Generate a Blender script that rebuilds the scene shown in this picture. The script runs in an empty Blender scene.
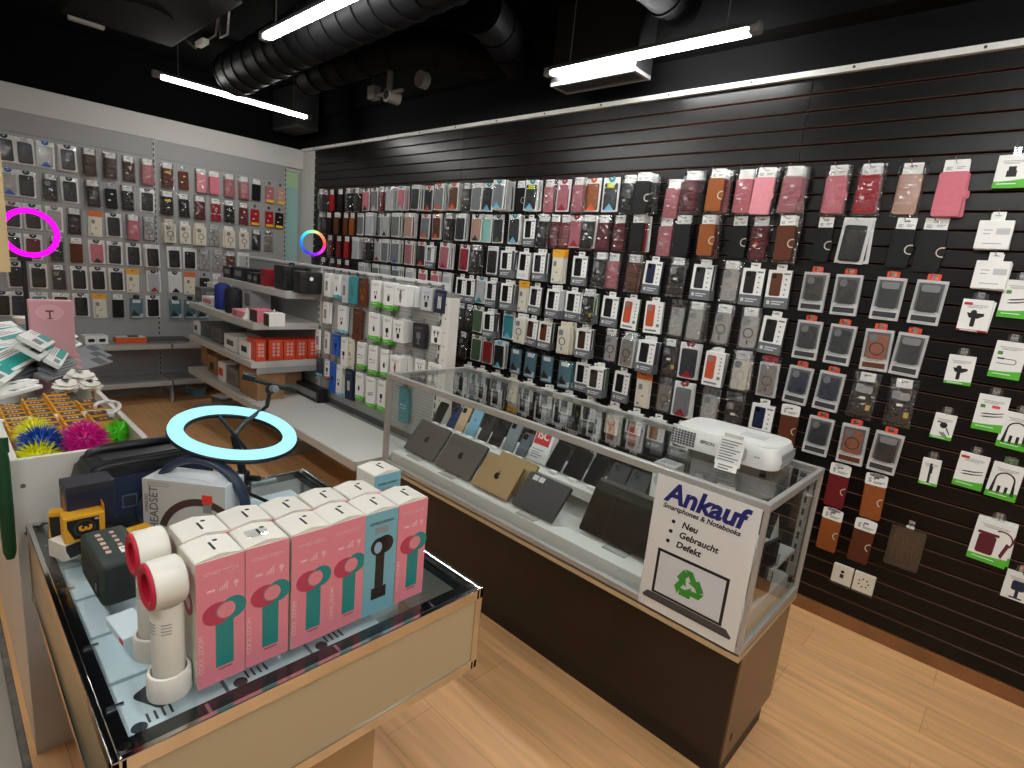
import bpy, bmesh, math, random
from mathutils import Vector, Matrix
random.seed(7)
SC = bpy.context.scene
COL = SC.collection
PI = math.pi

# ------------------------------------------------------------------ camera
RW = Matrix(((0.7187494156, 0.6884117880, 0.0974088688),
             (0.2101425463, -0.0815469550, -0.9742639295),
             (-0.6627513770, 0.7207213777, -0.2032764323)))
FPX, EYE = 551.909, Vector((0, 0, 1.566))
cam = bpy.data.cameras.new('camera')
camo = bpy.data.objects.new('camera', cam)
COL.objects.link(camo)
cam.sensor_width = 36; cam.lens = FPX / 1024 * 36; cam.clip_start = 0.02
m = Matrix((RW[0], -RW[1], -RW[2])).transposed().to_4x4()
m.translation = EYE
camo.matrix_world = m
SC.camera = camo

def ray(x, y):
    return RW.transposed() @ Vector(((x - 512) / FPX, (y - 384) / FPX, 1))
def at_x(x, y, X): r = ray(x, y); return EYE + r * (X / r.x)
def at_y(x, y, Y): r = ray(x, y); return EYE + r * (Y / r.y)
def at_z(x, y, Z): r = ray(x, y); return EYE + r * ((Z - EYE.z) / r.z)
def x_on(px, Y, Z):
    """X of the point at depth Y, height Z that lies in image column px"""
    k = (px - 512) / FPX
    a = RW[0] - RW[2] * k
    d = Vector((0, Y, Z)) - EYE
    return -(a.y * d.y + a.z * d.z) / a.x
def y_on(px, X, Z):
    k = (px - 512) / FPX
    a = RW[0] - RW[2] * k
    d = Vector((X, 0, Z)) - EYE
    return -(a.x * d.x + a.z * d.z) / a.y

# ------------------------------------------------------------------ materials
def lin(c):
    return tuple(((v / 255) / 12.92 if v / 255 <= 0.04045 else ((v / 255 + 0.055) / 1.055) ** 2.4) for v in c)
MATS = {}
def mat(name, col=(128, 128, 128), rough=0.5, metal=0.0, noise=0.0, nscale=40, bump=0.0, bscale=200, emit=0, coat=0, spec=0.5):
    if name in MATS: return MATS[name]
    M = bpy.data.materials.new(name); M.use_nodes = True
    nt = M.node_tree; b = nt.nodes['Principled BSDF']
    c = lin(col)
    b.inputs['Base Color'].default_value = (*c, 1)
    b.inputs['Roughness'].default_value = rough
    b.inputs['Metallic'].default_value = metal
    b.inputs['Specular IOR Level'].default_value = spec
    if coat: b.inputs['Coat Weight'].default_value = coat
    if noise or bump:
        tc = nt.nodes.new('ShaderNodeTexCoord')
    if noise:
        n = nt.nodes.new('ShaderNodeTexNoise'); n.inputs['Scale'].default_value = nscale; n.inputs['Detail'].default_value = 4
        r = nt.nodes.new('ShaderNodeMixRGB'); r.blend_type = 'MULTIPLY'; r.inputs[0].default_value = 1
        mr = nt.nodes.new('ShaderNodeMapRange')
        mr.inputs['From Min'].default_value = .3; mr.inputs['From Max'].default_value = .7
        mr.inputs['To Min'].default_value = 1 - noise; mr.inputs['To Max'].default_value = 1 + noise * .5
        nt.links.new(tc.outputs['Object'], n.inputs['Vector'])
        nt.links.new(n.outputs['Fac'], mr.inputs['Value'])
        r.inputs[1].default_value = (*c, 1)
        nt.links.new(mr.outputs[0], r.inputs[2])
        nt.links.new(r.outputs[0], b.inputs['Base Color'])
    if bump:
        n2 = nt.nodes.new('ShaderNodeTexNoise'); n2.inputs['Scale'].default_value = bscale
        bp = nt.nodes.new('ShaderNodeBump'); bp.inputs['Strength'].default_value = bump; bp.inputs['Distance'].default_value = .002
        nt.links.new(tc.outputs['Object'], n2.inputs['Vector'])
        nt.links.new(n2.outputs['Fac'], bp.inputs['Height'])
        nt.links.new(bp.outputs[0], b.inputs['Normal'])
    if emit:
        b.inputs['Emission Color'].default_value = (*c, 1); b.inputs['Emission Strength'].default_value = emit
    MATS[name] = M
    return M
def clearmat(name, tint=(255, 255, 255), gloss=1.0, rough=.03, crinkle=0.0, cscale=60, haze=0.0, hazecol=(220, 222, 224)):
    """thin clear sheet: see-through with a mirror coat, optional crinkle and milky haze"""
    if name in MATS: return MATS[name]
    M = bpy.data.materials.new(name); M.use_nodes = True
    nt = M.node_tree; nt.nodes.clear()
    o = nt.nodes.new('ShaderNodeOutputMaterial')
    t = nt.nodes.new('ShaderNodeBsdfTransparent'); t.inputs[0].default_value = (*lin(tint), 1)
    g = nt.nodes.new('ShaderNodeBsdfGlossy'); g.inputs['Roughness'].default_value = rough
    f = nt.nodes.new('ShaderNodeLayerWeight')
    pw = nt.nodes.new('ShaderNodeMath'); pw.operation = 'POWER'; pw.inputs[1].default_value = 5
    sc_ = nt.nodes.new('ShaderNodeMath'); sc_.operation = 'MULTIPLY_ADD'; sc_.inputs[1].default_value = .9; sc_.inputs[2].default_value = .035
    mu = nt.nodes.new('ShaderNodeMath'); mu.operation = 'MULTIPLY'; mu.inputs[1].default_value = gloss; mu.use_clamp = True
    nt.links.new(f.outputs['Facing'], pw.inputs[0]); nt.links.new(pw.outputs[0], sc_.inputs[0]); nt.links.new(sc_.outputs[0], mu.inputs[0])
    mx = nt.nodes.new('ShaderNodeMixShader')
    base = t.outputs[0]
    if haze:
        d = nt.nodes.new('ShaderNodeBsdfDiffuse'); d.inputs[0].default_value = (*lin(hazecol), 1)
        mh = nt.nodes.new('ShaderNodeMixShader'); mh.inputs[0].default_value = haze
        nt.links.new(t.outputs[0], mh.inputs[1]); nt.links.new(d.outputs[0], mh.inputs[2]); base = mh.outputs[0]
    nt.links.new(mu.outputs[0], mx.inputs[0]); nt.links.new(base, mx.inputs[1]); nt.links.new(g.outputs[0], mx.inputs[2])
    nt.links.new(mx.outputs[0], o.inputs[0])
    if crinkle:
        tc = nt.nodes.new('ShaderNodeTexCoord')
        n = nt.nodes.new('ShaderNodeTexVoronoi'); n.inputs['Scale'].default_value = cscale
        oi = nt.nodes.new('ShaderNodeObjectInfo'); ad = nt.nodes.new('ShaderNodeVectorMath'); ad.operation = 'ADD'
        nt.links.new(tc.outputs['Object'], ad.inputs[0]); nt.links.new(oi.outputs['Location'], ad.inputs[1])
        n2 = nt.nodes.new('ShaderNodeTexNoise'); n2.inputs['Scale'].default_value = cscale * .6; n2.inputs['Detail'].default_value = 3
        a = nt.nodes.new('ShaderNodeMath'); a.operation = 'ADD'
        nt.links.new(ad.outputs[0], n.inputs['Vector']); nt.links.new(ad.outputs[0], n2.inputs['Vector'])
        nt.links.new(n.outputs['Distance'], a.inputs[0]); nt.links.new(n2.outputs['Fac'], a.inputs[1])
        b = nt.nodes.new('ShaderNodeBump'); b.inputs['Strength'].default_value = crinkle; b.inputs['Distance'].default_value = .01
        nt.links.new(a.outputs[0], b.inputs['Height'])
        nt.links.new(b.outputs[0], g.inputs['Normal']); nt.links.new(b.outputs[0], f.inputs['Normal'])
    MATS[name] = M
    return M
def emat(name, col, strength):
    if name in MATS: return MATS[name]
    M = bpy.data.materials.new(name); M.use_nodes = True
    nt = M.node_tree; nt.nodes.clear()
    o = nt.nodes.new('ShaderNodeOutputMaterial'); e = nt.nodes.new('ShaderNodeEmission')
    e.inputs[0].default_value = (*lin(col), 1); e.inputs[1].default_value = strength
    nt.links.new(e.outputs[0], o.inputs[0]); MATS[name] = M
    return M
PAL = {'black': (13, 13, 14), 'charcoal': (36, 38, 42), 'grey': (120, 122, 124), 'dark grey': (62, 64, 68), 'navy': (26, 34, 62),
       'burgundy': (92, 18, 34), 'crimson': (158, 20, 42), 'red': (166, 22, 34), 'dark red': (110, 24, 30), 'pink': (208, 116, 130), 'rose': (176, 104, 112),
       'light pink': (226, 148, 158), 'beige': (190, 150, 132), 'brown': (92, 46, 24), 'dark brown': (62, 38, 30), 'tan': (146, 80, 34), 'white': (232, 232, 228),
       'cream': (222, 214, 196), 'light grey': (190, 192, 194), 'orange': (224, 92, 30), 'teal': (52, 142, 150), 'mint': (150, 206, 190), 'green': (80, 104, 74),
       'light blue': (120, 190, 220), 'blue': (30, 96, 190), 'yellow': (236, 200, 40), 'silver': (176, 178, 180), 'olive': (52, 48, 40), 'terracotta': (176, 96, 64)}
def pm(c, kind='card'):
    """palette material: leather, card, plastic"""
    if kind == 'leather': return mat('leather ' + c, PAL[c], .52, noise=.07, nscale=60, bump=.25, bscale=500, spec=.3)
    if kind == 'plastic': return mat('plastic ' + c, PAL[c], .35)
    return mat('card ' + c, PAL[c], .55)
WHITE = mat('white card', (236, 236, 232), .5)
OFFW = mat('off white card', (216, 214, 206), .5)
PRINT = mat('printed ink grey', (120, 122, 124), .6)
INK = mat('printed ink black', (24, 24, 26), .6)
CHROME = mat('chrome wire', (200, 200, 202), .22, 1.0)
ALU = mat('brushed aluminium', (184, 183, 178), .38, .45, noise=.05, nscale=8)
BLACKP = mat('black plastic', (18, 18, 20), .4)
GLASS = clearmat('showcase glass', (252, 254, 254), 1.0, .01)
BAG = clearmat('crinkled clear bag', (250, 250, 250), 3.2, .07, crinkle=1.0, cscale=45, haze=.012)
FILM = clearmat('clear film', (248, 249, 250), 1.6, .07, crinkle=.3, cscale=25, haze=.012)
CLEARC = clearmat('clear phone case', (226, 226, 224), 1.3, .1, haze=.6, hazecol=(214, 212, 206))

# ------------------------------------------------------------------ mesh builder
class B:
    def __init__(s): s.bm = bmesh.new()
    def box(s, x0, x1, y0, y1, z0, z1, bev=0, seg=2, M=None):
        g = bmesh.ops.create_cube(s.bm, size=1)
        vs = g['verts']
        for v in vs:
            v.co = Vector(((x0 + x1) / 2 + v.co.x * abs(x1 - x0), (y0 + y1) / 2 + v.co.y * abs(y1 - y0), (z0 + z1) / 2 + v.co.z * abs(z1 - z0)))
        if bev:
            es = list({e for v in vs for e in v.link_edges})
            r = bmesh.ops.bevel(s.bm, geom=es, offset=bev, segments=seg, affect='EDGES', profile=.6)
            vs = list({v for f in r['faces'] for v in f.verts} | {v for v in vs if v.is_valid})
        if M: 
            for v in vs: v.co = M @ v.co
        return s
    def prism(s, pts, y0, y1, M=None):
        """outline in XZ pushed from y0 to y1"""
        if y0 > y1: y0, y1 = y1, y0
        a = [s.bm.verts.new((p[0], y0, p[1])) for p in pts]
        b = [s.bm.verts.new((p[0], y1, p[1])) for p in pts]
        n = len(pts)
        s.bm.faces.new(a); s.bm.faces.new(list(reversed(b)))
        for i in range(n):
            s.bm.faces.new((a[i], b[i], b[(i + 1) % n], a[(i + 1) % n]))
        if M:
            for v in a + b: v.co = M @ v.co
        return s
    def rrect(s, cx, cz, w, h, r, y0, y1, seg=4, M=None):
        pts = []
        for (sx, sz, a0) in ((1, 1, 0), (-1, 1, 90), (-1, -1, 180), (1, -1, 270)):
            for k in range(seg + 1):
                a = math.radians(a0 + 90 * k / seg)
                pts.append((cx + sx * (w / 2 - r) + r * math.cos(a), cz + sz * (h / 2 - r) + r * math.sin(a)))
        return s.prism(pts, y0, y1, M)
    def disc(s, cx, cz, r, y0, y1, n=16, rz=None, M=None):
        rz = rz or r
        return s.prism([(cx + r * math.cos(2 * PI * k / n), cz + rz * math.sin(2 * PI * k / n)) for k in range(n)], y0, y1, M)
    def ring(s, cx, cz, ro, ri, y0, y1, a0=0, a1=360, n=24, M=None):
        """flat ring or arc in XZ"""
        full = abs(a1 - a0) >= 360
        A = [math.radians(a0 + (a1 - a0) * k / n) for k in range(n if full else n + 1)]
        V = []
        for a in A:
            c, q = math.cos(a), math.sin(a)
            V.append([s.bm.verts.new((cx + r * c, y, cz + r * q)) for r, y in ((ro, y0), (ro, y1), (ri, y1), (ri, y0))])
        N = len(V)
        for i in range(N if full else N - 1):
            p, q = V[i], V[(i + 1) % N]
            for j in range(4):
                s.bm.faces.new((p[j], p[(j + 1) % 4], q[(j + 1) % 4], q[j]))
        if not full:
            s.bm.faces.new(list(reversed(V[0]))); s.bm.faces.new(V[-1])
        if M:
            for q in V:
                for v in q: v.co = M @ v.co
        return s
    def tube(s, pts, r, n=8, cap=True, M=None):
        pts = [Vector(p) for p in pts]
        rr = r if isinstance(r, (list, tuple)) else [r] * len(pts)
        rings = []
        up = Vector((0, 0, 1))
        prev = None
        for i, p in enumerate(pts):
            d = (pts[min(i + 1, len(pts) - 1)] - pts[max(i - 1, 0)]).normalized()
            if prev is None:
                a = d.cross(up)
                if a.length < .01: a = d.cross(Vector((0, 1, 0)))
            else:
                a = prev - d * prev.dot(d)
            a.normalize(); prev = a
            b = d.cross(a)
            rings.append([s.bm.verts.new(p + (a * math.cos(2 * PI * k / n) + b * math.sin(2 * PI * k / n)) * rr[i]) for k in range(n)])
        for i in range(len(rings) - 1):
            for k in range(n):
                s.bm.faces.new((rings[i][k], rings[i][(k + 1) % n], rings[i + 1][(k + 1) % n], rings[i + 1][k]))
        if cap:
            s.bm.faces.new(list(reversed(rings[0]))); s.bm.faces.new(rings[-1])
        if M:
            for q in rings:
                for v in q: v.co = M @ v.co
        return s
    def lathe(s, prof, n=24, M=None, closed=False):
        R = []
        for r, z in prof:
            R.append([s.bm.verts.new((r * math.cos(2 * PI * k / n), r * math.sin(2 * PI * k / n), z)) for k in range(n)])
        for i in range(len(R) - (0 if closed else 1)):
            q = R[(i + 1) % len(R)]
            for k in range(n):
                s.bm.faces.new((R[i][k], R[i][(k + 1) % n], q[(k + 1) % n], q[k]))
        if not closed:
            s.bm.faces.new(list(reversed(R[0]))); s.bm.faces.new(R[-1])
        if M:
            for q in R:
                for v in q: v.co = M @ v.co
        return s
    def add(s, mesh, M=None):
        n = len(s.bm.verts); s.bm.from_mesh(mesh); s.bm.verts.ensure_lookup_table()
        if M:
            for v in s.bm.verts[n:]: v.co = M @ v.co
        return s
    def ball(s, c, r, seg=12, sc=(1, 1, 1)):
        g = bmesh.ops.create_uvsphere(s.bm, u_segments=seg, v_segments=max(6, seg // 2 + 2), radius=r)
        for v in g['verts']: v.co = Vector((c[0] + v.co.x * sc[0], c[1] + v.co.y * sc[1], c[2] + v.co.z * sc[2]))
        return s
    def mesh(s, name, mt, smooth=None):
        bmesh.ops.recalc_face_normals(s.bm, faces=s.bm.faces)
        me = bpy.data.meshes.new(name)
        s.bm.to_mesh(me); s.bm.free()
        me.materials.append(mt)
        if smooth is not None:
            me.shade_smooth()
            if smooth < 180: me.set_sharp_from_angle(angle=math.radians(smooth))
        return me

TXT = {}
def text_mesh(t, size, bold=0.0, shear=0.0, align='CENTER', sx=1.0, depth=.0006):
    k = (t, size, bold, shear, align, sx)
    if k in TXT: return TXT[k]
    cu = bpy.data.curves.new('lettering', 'FONT')
    cu.body = t; cu.size = size; cu.offset = bold; cu.shear = shear; cu.align_x = align; cu.align_y = 'CENTER'
    cu.extrude = depth / 2; cu.resolution_u = 3
    o = bpy.data.objects.new('lettering', cu); COL.objects.link(o)
    bpy.context.view_layer.update()
    me = bpy.data.meshes.new_from_object(o.evaluated_get(bpy.context.evaluated_depsgraph_get()))
    bpy.data.objects.remove(o); bpy.data.curves.remove(cu)
    if sx != 1: me.transform(Matrix.Diagonal((sx, 1, 1, 1)))
    me.transform(Matrix.Rotation(PI / 2, 4, 'X'))       # now stands in XZ, read from -Y
    TXT[k] = me
    return me

# ------------------------------------------------------------------ objects
LABELS = {}
def tag(o, label, cat, group=None):
    label = ' '.join(label.split())
    n = len(label.split())
    if n > 16 or n < 4: print('LABEL LEN', n, label)
    if label in LABELS: print('LABEL DUP', label)
    LABELS[label] = 1
    o['label'] = label; o['category'] = cat
    if group: o['group'] = group
    return o
def link(name, me, parent=None, loc=None, rot=None):
    o = bpy.data.objects.new(name, me); COL.objects.link(o)
    if parent: o.parent = parent
    if loc is not None: o.location = loc
    if rot is not None: o.rotation_euler = rot
    return o
def obj(name, b, mt, parent=None, loc=None, rot=None, smooth=None, label=None):
    o = link(name, b.mesh(name, mt, smooth), parent, loc, rot)
    if label: o['label'] = label
    return o
def thing(name, label, cat, loc=(0, 0, 0), rot=(0, 0, 0), group=None):
    o = link(name, None, None, loc, rot); o.empty_display_size = .05
    return tag(o, label, cat, group)
def single(name, b, mt, label, cat, loc=None, rot=None, group=None, smooth=None):
    return tag(obj(name, b, mt, None, loc, rot, smooth), label, cat, group)
def struct(name, b, mt, smooth=None, parent=None):
    o = obj(name, b, mt, parent, smooth=smooth)
    if not parent: o['kind'] = 'structure'
    return o
ORD = ['zeroth', 'first', 'second', 'third', 'fourth', 'fifth', 'sixth', 'seventh', 'eighth', 'ninth', 'tenth', 'eleventh', 'twelfth', 'thirteenth', 'fourteenth',
       'fifteenth', 'sixteenth', 'seventeenth', 'eighteenth', 'nineteenth', 'twentieth', 'twenty-first', 'twenty-second', 'twenty-third', 'twenty-fourth']

# ================================================================== the setting
XB, YS = -6.22, 3.0          # back wall plane, slatted wall face
XR, YF, CEIL = 2.6, -2.2, 3.12
# floor: oak planks running along X
M = bpy.data.materials.new('oak plank floor'); M.use_nodes = True
nt = M.node_tree; bs = nt.nodes['Principled BSDF']
tc = nt.nodes.new('ShaderNodeTexCoord')
br = nt.nodes.new('ShaderNodeTexBrick'); br.offset = .37
br.inputs['Scale'].default_value = 1; br.inputs['Brick Width'].default_value = 1.28; br.inputs['Row Height'].default_value = .19
br.inputs['Mortar Size'].default_value = .0012; br.inputs['Bias'].default_value = 0
br.inputs['Color1'].default_value = (*lin((236, 182, 126)), 1); br.inputs['Color2'].default_value = (*lin((229, 175, 120)), 1)
br.inputs['Mortar'].default_value = (*lin((190, 140, 92)), 1)
mp = nt.nodes.new('ShaderNodeMapping'); mp.inputs['Scale'].default_value = (1.6, 22, 1)
ns = nt.nodes.new('ShaderNodeTexNoise'); ns.inputs['Scale'].default_value = 1.4; ns.inputs['Detail'].default_value = 6; ns.inputs['Distortion'].default_value = .6
mr = nt.nodes.new('ShaderNodeMapRange'); mr.inputs['From Min'].default_value = .3; mr.inputs['From Max'].default_value = .72
mr.inputs['To Min'].default_value = .82; mr.inputs['To Max'].default_value = 1.1
mx = nt.nodes.new('ShaderNodeMixRGB'); mx.blend_type = 'MULTIPLY'; mx.inputs[0].default_value = 1
nt.links.new(tc.outputs['Object'], br.inputs['Vector']); nt.links.new(tc.outputs['Object'], mp.inputs[0]); nt.links.new(mp.outputs[0], ns.inputs['Vector'])
nt.links.new(ns.outputs['Fac'], mr.inputs['Value']); nt.links.new(br.outputs['Color'], mx.inputs[1]); nt.links.new(mr.outputs[0], mx.inputs[2])
nt.links.new(mx.outputs[0], bs.inputs['Base Color']); bs.inputs['Roughness'].default_value = .42
FLOOR = M
struct('floor', B().box(XB - .1, XR, YF, YS + .1, -.05, 0), FLOOR)
CEILM = mat('matt black ceiling', (7, 7, 8), .9, spec=.1)
struct('ceiling', B().box(XB - .1, XR, YF, YS + .1, CEIL, CEIL + .05), CEILM)
WALLW = mat('white wall paint', (196, 196, 193), .75)
WALLG = mat('grey shelf panel', (150, 151, 151), .55)
struct('wall_back', B().box(XB - .12, XB - .03, YF, YS + .1, 0, CEIL), CEILM)
struct('trim_7', B().box(XB - .03, XB - .02, YF, YS + .02, 0, 2.6), WALLW)
struct('wall_left', B().box(XB - .1, XR, YF - .1, YF, 0, CEIL), mat('light grey wall paint', (176, 174, 170), .8))
struct('wall_right', B().box(XR, XR + .1, YF - .1, YS + .1, 0, CEIL), mat('light grey wall paint'))
struct('wall_slat_side', B().box(XB - .1, XR, YS + .02, YS + .12, 0, CEIL), mat('black wall paint', (11, 11, 12), .8, spec=.15))
# white strip of wall left of the slats, and the white fascia above the back shelving
struct('trim_1', B().box(XB - .02, -5.93, YS - .004, YS + .02, 0, 2.588), WALLW)
struct('trim_2', B().box(XB - .02, XB + .03, YF, YS, 2.405, 2.605, .003), WALLW)
b = B().box(-6.19, XR, YS - .03, YS - .002, 2.589, 2.616, .002)
struct('trim_3', b, mat('white painted strip', (216, 216, 212), .45))
b = B()
for k in range(14): b.disc(-5.9 + .46 * k, 2.603, .006, YS - .034, YS - .029, 8)
struct('trim_4', b, mat('screw heads', (60, 60, 60), .4, .6))
# slatted wall: boards with raw brown edges and a dark groove between
PITCH = .0766
SLATB = mat('black slat laminate', (9, 8, 8), .3, noise=.1, nscale=3, spec=.3)
RAW = mat('raw brown board edge', (112, 74, 54), .7)
b = B(); e = B(); g = B()
z = 2.588
xs = [(-5.93, -3.53), (-3.528, -1.013), (-1.011, XR)]
i = 0
while z > .07:
    z1 = z - (PITCH - .011); z1 = max(z1, .066)
    for x0, x1 in xs:
        b.box(x0, x1, YS - .0005, YS + .0155, z1 + .0008, z - .0008, .0008, 1)
        e.box(x0, x1, YS + .0004, YS + .0160, z1, z1 + .0012); e.box(x0, x1, YS + .0004, YS + .016, z - .0012, z)
    z -= PITCH
struct('wall_slats', b, SLATB); struct('trim_5', e, RAW)
struct('baseboard_slat', B().box(-5.93, XR, YS - .006, YS + .02, 0, .066, .002), mat('brown wood skirting', (142, 94, 52), .5, noise=.25, nscale=6))
# frosted pale green pane beside the back shelving
b = B().box(XB - .02, XB + .008, 2.81, 2.955, .05, 2.36)
w = struct('window_1', b, mat('frosted teal glass', (150, 186, 184), .25))
struct('window_frame', B().box(XB - .02, XB + .014, 2.955, 2.967, .02, 2.37, .002).box(XB - .02, XB + .014, 2.81, 2.967, 2.36, 2.372, .002), mat('window frame grey', (150, 152, 150), .4), parent=w)
struct('frosted_film', B().box(XB + .008, XB + .0095, 2.812, 2.953, 2.2, 2.358), mat('green tinted film', (164, 196, 150), .3), parent=w)
# pipe-black ceiling services ------------------------------------------------
DUCTM = mat('black spiral duct', (12, 12, 13), .55, spec=.08)
def duct(label, pts, r, ribs=True, smooth=40):
    t = thing('ventilation_duct', label, 'duct', pts[0], group=None)
    P_ = [Vector(p) - Vector(pts[0]) for p in pts]
    obj('duct_pipe', B().tube(P_, r, 20), DUCTM, t, smooth=smooth)
    if ribs:
        k = 0
        for a, c in zip(P_, P_[1:]):
            L = (c - a).length; n = max(1, int(L / .16)); d = (c - a).normalized()
            for j in range(n):
                q = a + (c - a) * (j / n)
                if k < 60: obj('seam_ring', B().tube([q - d * .006, q + d * .006], r + .008, 20), DUCTM, t, smooth=40)
                k += 1
    b = B()
    mid = P_[len(P_) // 2]
    b.box(mid.x - .012, mid.x + .012, mid.y - .01, mid.y + .01, mid.z + r * .9, CEIL - pts[0][2])
    obj('hanger', b, BLACKP, t)
    return t
duct('wide ribbed black duct beside the long lamp nearest the viewer', [(-4.95, 1.83, 2.845), (-4.6, 1.82, 2.85), (-4.2, 1.81, 2.86), (-.6, 1.70, 2.89)], .155)
duct('thinner black duct bending towards the slatted wall under the wide duct', [(-4.5, 2.2, 2.86), (-3.9, 2.2, 2.87), (-3.45, 2.24, 2.9), (-3.2, 2.42, 2.92), (-3.05, 2.75, 2.93)], .12)
duct('large black duct arching to the wall above the slats', [(-2.55, 2.22, 2.93), (-2.62, 2.4, 2.93), (-2.72, 2.6, 2.92), (-2.8, 2.8, 2.9)], .12)
duct('short black duct stub near the right end of the hanging wall lamp', [(-1.6, 2.2, 2.95), (-1.62, 2.4, 2.94), (-1.62, 2.75, 2.93)], .1)
struct('trim_6', B().box(-2.2, XR, YS - .12, YS + .02, 2.8, CEIL - .001).box(XB, -2.2, YS - .05, YS + .02, 2.9, CEIL - .001), mat('black wall paint'))
# AC cassette with loose cables
t = thing('air_conditioner', 'dark ceiling cassette unit with round panel above the back corner', 'air conditioner', (-4.3, 1.0, 2.8))
obj('casing', B().box(-.32, .9, -.3, .3, 0, .3, .02), mat('matt black casing', (8, 8, 8), .8, spec=.15), t)
obj('fan_plate', B().tube([(.2, 0, -.006), (.2, 0, .01)], .16, 28), mat('matt black casing'), t, smooth=40)
obj('air_flap', B().box(-.34, -.30, -.26, -.08, -.02, .03, .005), mat('pale grey flap', (150, 150, 146), .5), t, label='pale end flap')
t = thing('cable_bundle', 'loose grey cables hanging from the dark ceiling cassette', 'cable', (-3.9, 1.36, 2.78))
for k, pts in enumerate(([(0, 0, .2), (-.15, .02, .02), (-.4, -.02, -.02), (-.55, -.04, .06), (-.6, -.05, .34)], [(.35, -.1, .34), (.3, -.06, .06), (.1, 0, -.03), (-.1, .03, .0), (-.2, .04, .34)], [(.4, -.14, .34), (.34, -.1, .1), (.2, -.05, .05), (.05, 0, .12), (0, 0, .34)])):
    obj('cable', B().tube(pts, .006, 6), mat('grey cable', (120, 120, 118), .5), t, smooth=60)
obj('connector', B().box(-.34, -.2, -.04, .0, -.03, 0, .006), mat('white connector', (210, 210, 206), .4), t)
# white junction box and camera between the ducts
t = thing('security_camera', 'white camera on a bracket among the ducts above the slatted wall', 'camera', (-3.7, 2.42, 2.7))
obj('mount_bracket', B().box(-.2, .16, -.015, .015, .0, .02, .004).box(-.015, .015, -.015, .015, .02, .4), mat('grey camera metal', (120, 118, 112), .4), t)
obj('camera_head', B().tube([(.04, -.05, -.02), (.04, .05, -.02)], .045, 16), mat('grey camera metal'), t, smooth=40)
obj('lens', B().tube([(.04, -.055, -.02), (.04, -.049, -.02)], .03, 14), BLACKP, t)
obj('cable', B().tube([(.04, .05, -.02), (.0, .08, .04), (-.1, .06, .1), (-.2, .04, .2), (-.22, .03, .4)], .005, 6), BLACKP, t)
t = thing('junction_box', 'small square white junction box between two ceiling ducts', 'junction box', (-3.9, 2.42, 2.72))
obj('housing', B().box(-.045, .045, -.03, .03, -.03, .06, .006), mat('grey camera metal'), t); obj('conduit', B().tube([(0, 0, .06), (0, 0, .38)], .01, 8), BLACKP, t)
t = thing('loudspeaker', 'small round white device fixed beside the ceiling camera', 'speaker', (-3.42, 2.5, 2.78))
obj('housing', B().tube([(0, -.03, 0), (0, .03, 0)], .055, 18), mat('grey camera metal'), t, smooth=40); obj('conduit', B().tube([(0, 0, .05), (0, 0, .32)], .01, 8), BLACKP, t)
# air vents
def vent(label, x0, x1, y0, y1, z0, z1, col):
    t = thing('air_vent', label, 'vent', ((x0 + x1) / 2, (y0 + y1) / 2, z0))
    w, d, h = (x1 - x0) / 2, (y1 - y0) / 2, z1 - z0
    obj('housing', B().box(-w, w, -d, d, .02, h), mat('dark vent casing', (20, 20, 21), .6), t)
    f = B(); q = .02
    f.box(-w, w, -d, -d + q, 0, .02).box(-w, w, d - q, d, 0, .02).box(-w, -w + q, -d + q, d - q, 0, .02).box(w - q, w, -d + q, d - q, 0, .02)
    obj('frame', f, col, t)
    g = B()
    for k in range(8): g.box(-w + q, w - q, -d + q + (2 * d - 2 * q) * k / 8, -d + q + (2 * d - 2 * q) * k / 8 + .008, .006, .02)
    obj('grille', g, mat('grille grey', (52, 52, 52), .5), t)
vent('long grey framed vent under the lamp by the slatted wall', -2.42, -1.83, 2.71, 2.87, 2.66, 3.1, mat('vent frame grey', (128, 128, 126), .45))
vent('small dark vent in the far corner above the white wall', -6.1, -5.6, 2.62, 2.86, 2.72, 3.1, mat('vent frame dark', (44, 44, 44), .5))
# LED battens -----------------------------------------------------------------
TUBE = emat('lit led diffuser', (253, 254, 252), 100)
TUBEB = emat('lit led diffuser at the back', (255, 253, 249), 62)
def batten(label, c, L, along, m=None):
    t = thing('ceiling_light', label, 'lamp', c, (0, 0, 0 if along == 'x' else PI / 2))
    obj('housing', B().box(-L / 2, L / 2, -.025, .025, .0125, .034, .006), mat('batten grey', (70, 70, 70), .5), t)
    obj('diffuser', B().rrect(0, .001, L - .06, .028, .011, -.022, .022), m or TUBE, t)
    for s in (-1, 1):
        obj('end_cap', B().box(s * (L / 2) - .03, s * (L / 2) + .02, -.025, .025, -.013, .034, .008), mat('batten cap', (110, 110, 108), .5), t)
        obj('suspension_wire', B().tube([(s * L * .38, 0, .033), (s * L * .38, 0, CEIL - c[2])], .003, 6), mat('grey cable'), t)
    return t
LZ = 2.72
batten('lit lamp hanging crosswise nearest the back wall', (-5.15, 1.94, LZ), 1.2, 'y', TUBEB)
batten('lit lamp running beside the wide ribbed duct', (-2.93, 1.47, LZ), 1.22, 'x')
batten('lit lamp hanging in front of the long grey vent', (-1.8, 2.68, LZ), 1.22, 'x')
batten('lit lamp overhead, right of the one by the vent', (.5, 2.0, LZ), 1.22, 'x')
batten('lit lamp overhead behind the photographer', (-.6, -.6, LZ), 1.22, 'x')
batten('lit lamp overhead above the photographer', (.15, .5, LZ), 1.22, 'x')
batten('lit lamp overhead far behind the photographer, crosswise', (1.6, .4, LZ), 1.22, 'y')
batten('lit lamp overhead at the left behind the photographer', (-2.6, -.5, LZ), 1.22, 'x')

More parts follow.
